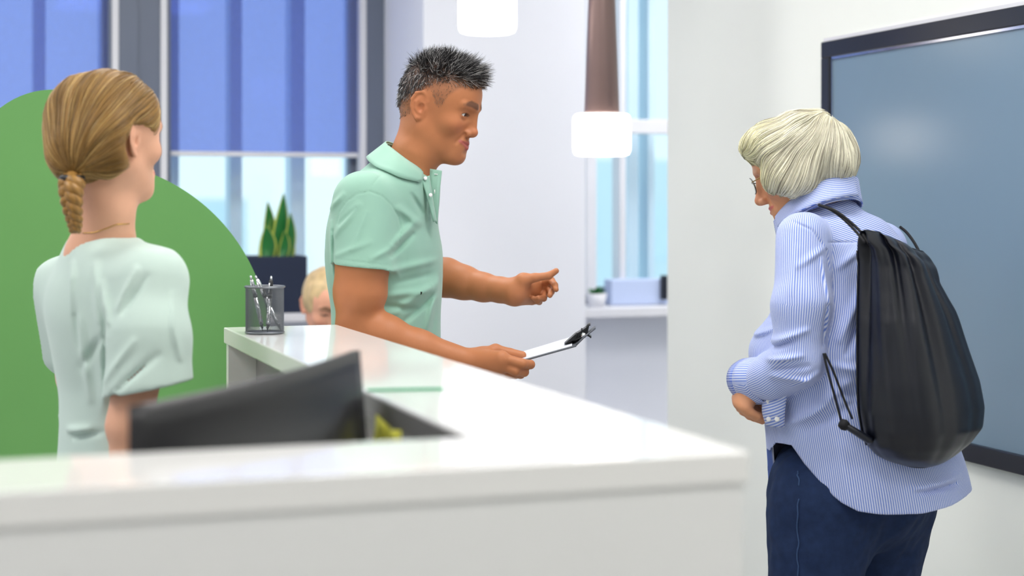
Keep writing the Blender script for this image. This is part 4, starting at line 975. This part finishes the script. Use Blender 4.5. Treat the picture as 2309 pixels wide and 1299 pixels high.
def fShirt(P):
    d = smin(fShirtT(P), np.minimum(fSlv(P), slW2(P)), .018)-np.clip((3.36-P[:, 1])/.03, 0, 1)*seamW(P)
    d = smax(d, -(np.minimum(neckW(P), WH.sdf(P))-.006), .006)
    hz_ = hemz(P); inn = smax(LW_(P)+.016, P[:, 2]-(hz_+.12), .02)
    d = smax(d, hz_-P[:, 2], .003); return smax(d, -inn, .003)
lo = Wp(1660, 1165, WD)+[0, -.34, 0]; hi = Wp(2220, 440, WD)+[0, .38, 0]
V, Q = sdf_mesh(fShirt, lo, hi, .003)
Pv = V.astype(f32); u, v, a_, b_ = LW_.uv(Pv); sBody = np.arctan2(u, -v)*.185
sYoke = Pv[:, 2]+.35*(Pv[:, 0])
isY = (Pv[:, 2] > Wp(0, 547, 3.30)[2]) & (v < .02)
dS = ev(slW, Pv); dT = ev(LW_, Pv); dS2 = ev(slW2, Pv)
def arm_s(P, pts):
    best = np.full(len(P), 9., f32); s_ = np.zeros(len(P), f32); e1 = None
    for i in range(len(pts)-1):
        a = pts[i]; t = pts[i+1]-a; L_ = np.linalg.norm(t); t = t/L_
        if e1 is None: e1 = vec(0, -1, 0)
        e1 = e1-t*np.dot(e1, t); e1 /= np.linalg.norm(e1); e2 = np.cross(t, e1)
        q = P-a.astype(f32); h_ = q@t.astype(f32); d = nrm(q-np.clip(h_, 0, L_)[:, None]*t.astype(f32)); an_ = np.arctan2(q@e2.astype(f32), q@e1.astype(f32))*.052
        m_ = d < best; best = np.where(m_, d, best); s_ = np.where(m_, an_, s_)
    return s_
sA = arm_s(Pv, sW); sA2 = arm_s(Pv, sW2)
S = np.where(isY, sYoke, sBody); S = np.where(dS < dT-.002, sA, S); S = np.where((dS2 < dT-.002) & (dS2 < dS), sA2, S)
shirt = fast('striped_shirt', V, Q, 'stripe_shirt', wom, attrs={'s': S})
# turned up collar
Tw = (Wp(1840, 458, 3.42), Wp(1745, 508, 3.44)-Wp(1840, 458, 3.42), vec(-.018, -.072, .036)); Bw = (Wp(1848, 497, 3.42), Wp(1752, 535, 3.44)-Wp(1848, 497, 3.42), vec(-.03, -.098, .026))
def col_x(ph, t, b):
    return t, b
ribbon_collar('collar', Tw, Bw, -2.95, 2.95, 'stripe_shirt', shirt, lambda P: np.minimum(neckW(P), fShirtT(P)), .003, thick=.003, extra=col_x)
Tc = (Tw[0]+vec(0, 0, -.002), Tw[1]*1.03, Tw[2]*1.06); Bc = (Wp(1852, 492, 3.42), Wp(1750, 528, 3.43)-Wp(1852, 492, 3.42), vec(-.03, -.112, .030))
ribbon_collar('collar_leaf', Tc, Bc, .55, 2.7, 'stripe_shirt', shirt, fShirtT, .006, thick=.003, smap=lambda ph, v: v*.05+ph*.02, extra=None)
# rolled cuff
c0, c1 = Wp(1728, 857, 3.325), Wp(1682, 858, 3.375); ax = c1-c0; ax /= np.linalg.norm(ax); e1, e2 = frame_of(ax)
def cuff(name, pa_, m, nphi=48):
    V = []; S = []
    for (t, r, ab) in pa_:
        for k in range(nphi):
            an_ = 2*math.pi*k/nphi; V.append(c0+(c1-c0)*t+r*(math.cos(an_)*e1+math.sin(an_)*e2*1.08)*(1+.06*math.sin(3*an_+1)*ab)); S.append(r*an_*.95)
    o = mesh(name, V, grid_faces(len(pa_), nphi, True), m, shirt, attrs={'s': S}); solid(o, .0025); return o
cuff('cuff', [(-.05, .0425, .2), (.3, .0440, .6), (.65, .0435, 1), (.85, .0430, 1)], 'stripe_shirt')
cuff('cuff_lining', [(.70, .0405, 1), (.9, .0425, 1), (1.12, .0425, 1.2), (1.0, .0375, 1), (.6, .034, 1)], 'stripe_inside')
# loose buttoned end of the cuff
A = [Wp(1724, 893, 3.318), Wp(1719, 925, 3.312), Wp(1728, 960, 3.322)]; B = [Wp(1776, 884, 3.268), Wp(1770, 925, 3.28), Wp(1768, 962, 3.298)]
A = smooth_path(A, 6); B = smooth_path(B, 6); V = []; S = []
for i in range(len(A)):
    for j in range(7):
        v_ = j/6; V.append(A[i]+(B[i]-A[i])*v_+vec(0, -.012*math.sin(math.pi*v_), 0)); S.append(i*.004+v_*.012)
o = mesh('cuff_end', V, grid_faces(len(A), 7), 'stripe_shirt', shirt, attrs={'s': S}); solid(o, .003)
for x, y, dd in ((1733, 905, 3.298), (1733, 945, 3.298), (1752, 945, 3.280)):
    mesh('button', *lathe(Wp(x, y, dd), [(.0042, -.001), (.0050, 0), (.0050, .0014), (.003, .002)], 20, vec(-.1, -1, .1)), 'button_white', shirt)
# --- jeans and shoes
hpW = [Wp(1853, 1130, 3.36), Wp(1992, 1130, 3.52)]; knW = [Wp(1832, 1400, 3.36), Wp(1952, 1400, 3.52)]; anW = [vec(knW[0][0]+.0, 3.38, .08), vec(knW[1][0]+.02, 3.54, .08)]
jeans, fJ = leg_pair('jeans', hpW, knW, anW, [.112, .088, .060], 'denim', wom, Wp(0, 985, 3.4)[2], .006, (.165, .15, .15))
pk = [(1757, 1012), (1768, 1030), (1778, 1052), (1789, 1080)]
pts = settle(smooth_path([Wp(x, y, 3.24) for x, y in pk], 6), fJ, .0016); mesh('pocket_seam', *tube(pts, .0016, 6), 'denim_seam', jeans)
pts = settle(smooth_path([Wp(1785, y, 3.24) for y in (1120, 1180, 1240, 1300, 1380)], 6), fJ, .0016); mesh('side_seam', *tube(pts, .0014, 6), 'denim_seam', jeans)
shoes(anW, YW, 'shoe_dark', wom)
# ================================================================ DRAWSTRING BACKPACK
bag = thing('drawstring_backpack', 'dark navy leather drawstring backpack on the back of the visitor', 'backpack', Wp(2080, 1050, 3.30))
outl = [(536, 1946, 2078, .10, 1), (552, 1943, 2090, .35, 1), (572, 1942, 2100, .5, 1), (610, 1941, 2110, .62, .9), (660, 1939, 2130, .72, .75), (720, 1937, 2155, .8, .6), (790, 1936, 2178, .88, .42), (860, 1936, 2202, .95, .28), (920, 1938, 2214, 1, .2), (965, 1944, 2211, 1, .2), (1000, 1952, 2186, .92, .15), (1028, 1975, 2152, .72, .1), (1046, 2015, 2122, .45, .05), (1052, 2045, 2095, .12, 0)]
DB = 3.20; eb1 = vec(.74, .67, 0); eb2 = vec(.67, -.74, 0); nph = 96; V = []
zs_ = np.array([o_[0] for o_ in outl], float); yy = np.linspace(zs_[0], zs_[-1], 60)
tabs = [np.interp(yy, zs_, [o_[k] for o_ in outl]) for k in (1, 2, 3, 4)]
for y, l, r, tk, gth in zip(yy, *tabs):
    t_ = (y-536)/516; zoff = 0
    c = Wp((l+r)/2, y, DB+.02); hx = (r-l)/2/F*DB; b_ = (.085*tk+.012)*(1-.22*math.exp(-((y-560)/11)**2)); a_ = math.sqrt(max(hx*hx-(b_*.67)**2, (.5*hx)**2))/.74
    for it_ in range(4):                                             # fit the ring to the width it shows
        q_ = np.array([c+eb1*a_*math.copysign(abs(math.cos(x_))**.85, math.cos(x_))+eb2*b_*math.copysign(abs(math.sin(x_))**.85, math.sin(x_)) for x_ in np.linspace(0, 2*math.pi, 73)]); u_ = q_[:, 0]/q_[:, 1]*F+CX
        sc_ = (r-l)/(u_.max()-u_.min()); a_ *= sc_; b_ *= sc_; c = c+vec(((l+r)/2-(u_.max()+u_.min())/2)/F*DB, 0, 0)
    for k in range(nph):
        an_ = 2*math.pi*k/nph; cs, sn = math.cos(an_), math.sin(an_); cs = math.copysign(abs(cs)**.85, cs); sn = math.copysign(abs(sn)**.85, sn)
        rp_ = 1+gth*.11*math.sin(9*an_+.9*math.sin(3*an_+.5))*(1.35 if y < 600 else 1.1)+.035*gth*math.sin(21*an_+2)+.012*math.sin(5*an_+t_*5)+.018*math.sin(2*an_+9*t_)*t_
        p = c+eb1*a_*cs*rp_+eb2*b_*sn*rp_
        tilt = (47 if y < 600 else 47*max(0, (700-y)/100))*((cs+.35)/1.4)/F*DB*.9      # far side of the mouth hangs lower
        p[2] -= tilt; V.append(p)
n_ = len(yy); Fs = grid_faces(n_, nph, True)+[tuple(range(nph)), tuple((n_-1)*nph+k for k in range(nph-1, -1, -1))]
bo = mesh('pouch', V, Fs, 'leather_navy', bag); ss = bo.modifiers.new('sub', 'SUBSURF'); ss.levels = 1; ss.render_levels = 1
Vb = np.array(V); ringi = Vb[5*nph:6*nph]
0 and mesh('mouth_hem', *tube(np.vstack([ringi, ringi[:1]])+(ringi.mean(0)-np.vstack([ringi, ringi[:1]]))*-.012, .004, 8, False), 'leather_navy', bag)
seam = np.array([Vb[i*nph+int(nph*.60)] for i in range(5, 54)]); cen_ = np.array([Vb[i*nph:(i+1)*nph].mean(0) for i in range(5, 54)]); mesh('side_seam', *tube(seam+(seam-cen_)*.012, .0022, 6), 'leather_navy', bag)
tab = [Wp(1962, 994, 3.17), Wp(1930, 974, 3.165), Wp(1904, 958, 3.17)]
mesh('corner_tab', *tube(smooth_path(tab, 5), [.016, .0155, .015, .015, .0145, .014, .014, .0135, .013, .013, .012], 12, flat=.5), 'leather_navy', bag)
def cord(name, pts, r, off=.004):
    p = smooth_path([Wp(*q) for q in pts], 8); p = push_out(p, fShirt, off); return mesh(name, *tube(p, r, 8), 'cord_black', bag)
cord('shoulder_strap', [(1846, 462, 3.24), (1872, 472, 3.22), (1900, 492, 3.21), (1928, 520, 3.19), (1952, 548, 3.16)], .0030, .0030)
cord('shoulder_strap', [(1853, 464, 3.235), (1882, 475, 3.215), (1912, 496, 3.205), (1940, 522, 3.185), (1960, 550, 3.155)], .0030, .0030)
cord('shoulder_strap', [(2030, 512, 3.40), (2044, 524, 3.38), (2060, 545, 3.34), (2076, 574, 3.29)], .0030, .003)
cord('side_cord', [(1857, 797, 3.20), (1866, 835, 3.19), (1884, 900, 3.18), (1899, 957, 3.17)], .0025, .0030)
cord('side_cord', [(1860, 797, 3.20), (1880, 840, 3.19), (1903, 900, 3.18), (1922, 945, 3.17)], .0025, .0030)
mesh('cord_knot', *lathe(Wp(1903, 958, 3.165), [(.001, -.011), (.009, -.008), (.011, 0), (.009, .008), (.001, .011)], 16, vec(.5, 0, .8)), 'cord_black', bag)
# ================================================================ THE COLLEAGUE WITH THE BRAID
ND = 2.95; YN = math.radians(28); fwN = vec(math.cos(YN), math.sin(YN), 0); lfN = vec(-math.sin(YN), math.cos(YN), 0)
nur = thing('person', 'woman in a pale mint scrub top with a braid seen from behind', 'person', (*Wp(235, 900, ND)[:2], 0))
NH = Head(Wp(255, 312, 2.92), 56, -2, 1, .955, nose=.6, open_=.004, smile=.002, jaw=.93, brow=.8)
neckN = limb([NH.wld((-.035, 0, -.03)), Wp(242, 470, 2.92), Wp(232, 560, 2.94)], [.048, .0465, .060], .03)
coreN = limb([Wp(225, 610, ND), Wp(230, 800, ND), Wp(230, 1050, ND)], [.06, .06, .07], .05)
aNp = [Wp(335, 655, 2.83), Wp(318, 800, 2.80), Wp(290, 960, 2.79), Wp(300, 1030, 2.80), Wp(400, 1070, 2.95)]; armN = limb(aNp, [.046, .044, .036, .036, .026], .03)
aN2 = [Wp(140, 655, 3.08), Wp(180, 850, 3.15), Wp(210, 960, 3.15), Wp(330, 1010, 3.28)]; armN2 = limb(aN2, [.045, .042, .036, .025], .03)
def mk_hand(wr, fw, lf, up=vec(0, 0, 1), s=1.0, side=1):
    m = [wr+fw*.085*s+lf*(.028-.019*i)*side*s for i in range(4)]
    f_ = [[m[i]+fw*.04*s-up*.004, m[i]+fw*.06*s-up*.016, m[i]+fw*.068*s-up*.032] for i in range(4)]
    t = [wr+fw*.03*s+lf*.03*side*s-up*.008, wr+fw*.055*s+lf*.045*side*s-up*.014, wr+fw*.08*s+lf*.05*side*s-up*.02, wr+fw*.10*s+lf*.046*side*s-up*.024]
    return hand_sdf(wr, m, f_, t, .0078*s, .022*s, .012*s)
hN = mk_hand(aNp[-1], vec(.75, .66, 0), vec(-.66, .75, 0)); hN2 = mk_hand(aN2[-1], vec(.9, .4, 0), vec(-.4, .9, 0), side=-1)
def fN(P):
    d = smin(NH.sdf(P), neckN(P), .03); d = smin(d, coreN(P), .04); d = smin(d, armN(P), .02); d = smin(d, armN2(P), .02); d = smin(d, hN(P), .01); return smin(d, hN2(P), .01)
lo = Wp(70, 1110, ND)+[0, -.26, 0]; hi = Wp(520, 140, ND)+[0, .5, 0]
V, Q = sdf_mesh(fN, lo, hi, .0038)
fast('body', V, Q, 'skin', nur, cols=face_colour(V, NH, (226, 172, 142), (206, 112, 104), (110, 80, 50), .7, .16)); eyes(NH, nur)
def vHN(P):
    d = ell(P, Wp(224, 279, 2.915), (.0955, .098, .092)); d = smin(d, ell(NH.loc(P), (.010, 0, .050), (.075, .073, .070))*f32(NH.sc), .02); d = smin(d, ell(P, Wp(172, 345, 2.85), (.050, .050, .052)), .04); d = smin(d, ell(P, Wp(248, 330, 2.838), (.048, .038, .050)), .03)
    lw = NH.loc(P)
    cut = np.minimum(ell(lw, (.125, 0, -.052), (.115, .13, .112)), ell(lw, (-.002, -.102, -.016), (.060, .066, .046)))
    d = smax(d, -cut, .008)
    return d+.0014*np.sin(P[:, 0]*130+6*wob(P, 9, .3))+.001*wob(P, 60, 2.)
V, Q = sdf_mesh(vHN, Wp(80, 420, ND)+[0, -.18, 0], Wp(370, 140, ND)+[0, .16, 0], .004)
nz_ = .5+.5*wob(V.astype(f32), 110, .7)
nh = fast('hair', V, Q, 'hair_strands', nur, cols=lin((150, 112, 58))[None]*(.7+.45*nz_[:, None]))
bb0 = Wp(162, 404, 2.80).astype(f32)
def fieldN(P, g):
    d = bb0-P; L_ = nrm(d)[:, None]; d = d/(L_+1e-6); return d+np.array([-.15, -.25, .02], f32)*np.clip(L_/.15, 0, 1)
st = V[RNG.choice(len(V), 5500)]
paths = flow(st, vHN, .0016, fieldN, 14, .0105, lambda P, g: nrm(P-bb0) < .012)
paths += RNG.normal(size=(len(paths), 1, 3))*.0008
sh = RNG.random(len(paths)); col = lin((170, 130, 70))[None]*(.45+.75*sh[:, None]); col = np.where((sh > .88)[:, None], lin((212, 178, 112))[None], col)
strands('combed_strands', paths, .0004+.0005*RNG.random(len(paths)), col, 'hair_strands', nh, .1, .1)
# braid: three interlaced locks
bp = smooth_path([Wp(163, 400, 2.80), Wp(160, 430, 2.788), Wp(163, 468, 2.792), Wp(168, 500, 2.805), Wp(170, 522, 2.815)], 14); nB = len(bp); sx = vec(.77, -.64, 0); sy_ = vec(-.64, -.77, 0)
for k in range(3):
    pts = []; rad = []
    for i, c in enumerate(bp):
        t = i/(nB-1); am = (.0145*(1-t)+.006*t)*min(1, t*6+.35); ph = t*15+k*2.094
        pts.append(c+sx*am*math.sin(ph)+sy_*am*.62*math.sin(2*ph)); rad.append((.0125*(1-t)+.0050*t))
    Vt, Ft = tube(pts, rad, 10); sh = .5+.5*np.sin(np.arange(len(Vt))*2.3+k)
    mesh('braid_lock', Vt, Ft, 'hair_strands', nh, cols=lin((158, 116, 56))[None]*(.75+.5*sh[:, None]))
mesh('hair_tie', *ring(Wp(163, 402, 2.80), .016, .006, 24, 8), 'black_plastic', nh)
pts = [Wp(170, 524, 2.868), Wp(205, 527, 2.858), Wp(240, 521, 2.862), Wp(270, 512, 2.872), Wp(300, 507, 2.90)]
mesh('necklace', *tube(settle(smooth_path(pts, 8), fN, .0008), .0009, 6), 'gold_metal', nur)
# --- scrub top
rowsN = [(520, 165, 295, .056), (536, 150, 308, .076), (560, 132, 334, .112), (600, 110, 356, .145), (650, 94, 368, .156), (700, 88, 372, .160), (760, 96, 368, .156), (820, 106, 360, .150), (880, 113, 350, .146), (960, 112, 344, .148), (1060, 108, 356, .158), (1200, 100, 370, .166)]
LN_ = Loft(rowsN, ND, YN)
sN = [Wp(338, 648, 2.83), Wp(334, 760, 2.80), Wp(334, 875, 2.785)]; slN = limb(sN, [.058, .070, .0765], .04); hn = vec(.19, 0, -.98); hn /= np.linalg.norm(hn)
sN2 = [Wp(138, 650, 3.08), Wp(165, 780, 3.13)]; slN2 = limb(sN2, [.056, .062], .04)
foN = folds([(285, 690, 320, 605, 9, .006), (300, 700, 345, 620, 7, -.004), (250, 700, 245, 880, 9, -.006), (238, 640, 262, 720, 11, .006), (215, 600, 230, 720, 12, .005), (150, 600, 165, 700, 12, .006), (160, 640, 175, 780, 9, -.005), (260, 850, 330, 760, 10, .004), (280, 880, 380, 790, 9, -.004), (400, 660, 425, 800, 7, .004), (180, 720, 200, 900, 14, .005), (130, 980, 200, 968, 10, .006), (150, 995, 230, 975, 9, -.005), (180, 830, 235, 760, 12, -.005)], 2.82)
trN = limb([Wp(285, 572, 2.89), Wp(345, 622, 2.84)], [.032, .048], .03); trN2 = limb([Wp(178, 572, 2.98), Wp(130, 640, 3.04)], [.032, .044], .03)
def fScr(P):
    d = LN_(P)+.003*wob(P, 20, 2.2); pl_ = (P-sN[2].astype(f32))@hn.astype(f32); s_ = slN(P); inn = smax(s_+.014, -(pl_+.06), .01)
    s_ = smax(smax(s_, pl_, .003), -inn, .003); d = smin(d, trN(P), .05); d = smin(d, s_, .05); d = smin(d, slN2(P), .07)-np.clip((2.95-P[:, 1])/.05, 0, 1)*foN(P)
    d = smax(d, -(np.minimum(neckN(P), NH.sdf(P))-.004), .006); nl = Wp(228, 528, 2.9).astype(f32)
    d = smax(d, ((P-nl)@np.array([.12, -.10, .985], f32)), .006); return smax(d, f32(.86)-P[:, 2], .004)
lo = Wp(65, 1200, ND)+[0, -.3, 0]; hi = Wp(450, 500, ND)+[0, .34, 0]; lo[2] = .84
V, Q = sdf_mesh(fScr, lo, hi, .0045); scr = fast('scrub_top', V, Q, 'scrub_mint', nur)
nk = [Wp(155, 541, 2.90), Wp(180, 534, 2.868), Wp(225, 530, 2.858), Wp(265, 533, 2.868), Wp(300, 545, 2.90)]
0 and mesh('neck_band', *tube(settle(smooth_path(nk, 8), fScr, .0005), .0028, 8), 'scrub_mint', scr)
hpN = [Wp(232, 1240, ND)+s*lfN*.085 for s in (-1, 1)]; knN = [vec(p[0]+.02, p[1]+.02, .46) for p in hpN]; anN = [vec(p[0], p[1], .08) for p in hpN]
leg_pair('trousers', hpN, knN, anN, [.095, .075, .06], 'scrub_trouser', nur, .93, .007); shoes(anN, YN, 'shoe_white', nur)

# ================================================================ THE COLLEAGUE SEATED IN THE BACKGROUND
QD = 5.3; qp = Wp(728, 700, QD)
sea = thing('person', 'blonde seated colleague looking down, half hidden behind the man', 'person', (qp[0], qp[1]+.02, 0))
QH = Head(Wp(739, 690, QD), -66, 20, 0, .96, nose=.7, open_=.002, jaw=.93, brow=.8)
base = Wp(748, 860, QD+.06); neckQ = limb([QH.wld((-.03, 0, -.03)), base+[0, 0, .03], base-[0, 0, .06]], [.048, .048, .06], .03)
seat = vec(base[0]+.02, base[1]+.06, .52)
coreQ = limb([base-[0, 0, .1], (base+seat)/2, seat], [.09, .11, .13], .05)
rt = vec(-.9, -.4, 0); arms = [limb([base+s*rt*.17-[0, 0, .07], base+s*rt*.2+[.04, -.06, -.30], base+s*rt*.1+[.14, -.28, -.30]], [.045, .038, .026], .03) for s in (-1, 1)]
hq = [mk_hand(base+s*rt*.1+[.14, -.28, -.30], vec(.45, -.89, 0), vec(.89, .45, 0), side=s) for s in (-1, 1)]
legq = [limb([seat+s*rt*.09, seat+s*rt*.10+[.19, -.38, 0], seat+s*rt*.10+[.19, -.38, -.43]], [.08, .06, .045], .03) for s in (-1, 1)]
fQ = U(QH.sdf, neckQ, coreQ, arms[0], arms[1], hq[0], hq[1], k=.025)
V, Q = sdf_mesh(fQ, seat-[.45, .6, .2], vec(seat[0]+.45, seat[1]+.4, 1.36), .005)
fast('body', V, Q, 'skin', sea, cols=face_colour(V, QH, (226, 166, 138), (206, 90, 100), (110, 80, 56), .9, .25)); eyes(QH, sea)
def vHQ(P):
    lw = QH.loc(P); d = ell(lw, (-.016, 0, .034), (.106, .085, .095))*f32(QH.sc); d = smin(d, ell(lw, (-.10, 0, -.02), (.035, .035, .04))*f32(QH.sc), .02)
    return smax(d, -ell(lw, (.125, 0, -.045), (.10, .11, .118))*f32(QH.sc), .008)+.001*np.sin(P[:, 0]*160+4*wob(P, 14, .4))
V, Q = sdf_mesh(vHQ, QH.c-.16, QH.c+.16, .005); hq_ = fast('hair', V, Q, 'hair_strands', sea, cols=lin((206, 178, 132))[None]*(.75+.4*(.5+.5*wob(V.astype(f32), 100, .2))[:, None]))
def fSw(P):
    d = smin(coreQ(P), np.minimum(arms[0](P), arms[1](P)), .04)-.014
    d = smin(d, rc_(P, base+rt*.15-[0, 0, .06], base-rt*.15-[0, 0, .06], .055, .055), .05)+.002*wob(P, 30, .1)
    for s in (-1, 1):
        w_ = base+s*rt*.1+vec(.14, -.28, -.30); n_ = vec(.45, -.89, 0); d = smax(d, (P-(w_-n_*.02).astype(f32))@n_.astype(f32), .004)
    return smax(d, -(neckQ(P)-.004), .006)
V, Q = sdf_mesh(fSw, seat-[.45, .6, .2], vec(seat[0]+.45, seat[1]+.4, 1.15), .007); fast('sweater', V, Q, 'sweater', sea)
fL = lambda P: np.minimum(smin(legq[0](P), coreQ(P), .03), smin(legq[1](P), coreQ(P), .03))-.008
fLq = lambda P: smax(fL(P), P[:, 2]-f32(.62), .01)
V, Q = sdf_mesh(fLq, seat-[.45, .7, .48], seat+[.5, .35, .12], .008); fast('trousers', V, Q, 'denim', sea)
shoes([vec(*(seat+s*rt*.10+[.19, -.38, -.43])[:2], .08) for s in (-1, 1)], math.atan2(-.89, .45), 'shoe_dark', sea)
zst = seat[2]-.145
stl = thing('stool', 'grey round swivel stool under the seated colleague', 'stool', (seat[0], seat[1], 0))
mesh('seat', *lathe((seat[0], seat[1], zst-.05), [(.15, 0), (.185, .01), (.19, .03), (.175, .048), (.05, .05)], 36), 'stool_grey', stl)
mesh('column', *tube([(seat[0], seat[1], .07), (seat[0], seat[1], zst-.05)], .025, 16), 'chrome', stl)
for k in range(5):
    an_ = k*2*math.pi/5+.3; e = vec(math.cos(an_), math.sin(an_), 0); c = vec(seat[0], seat[1], .07)
    mesh('foot', *tube([c, c+e*.25-[0, 0, .015]], [.018, .012], 8), 'stool_grey', stl)
    mesh('caster', *lathe(c+e*.25-vec(0, 0, .045), [(.012, -.012), (.024, -.01), (.024, .01), (.012, .012)], 16, np.cross(e, [0, 0, 1])), 'black_plastic', stl)
# her desk
tcx = base+vec(.22, -.42, 0); ang = math.atan2(-.89, .45)
dk = thing('desk', 'white desk before the seated colleague', 'desk', (tcx[0], tcx[1], 0))
def dfr(a, b, z): return np.array([tcx[0]+a*.89+b*.45, tcx[1]+a*.45-b*.89, z])
zd = .70
box('desk_top', -.45, .45, -.14, .20, zd-.03, zd, 'rail_white', dk, .003, fr=dfr)
for a in (-.42, .42):
    for b in (-.11, .17): box('leg', a-.02, a+.02, b-.02, b+.02, 0, zd-.03, 'rail_white', dk, .002, fr=dfr)
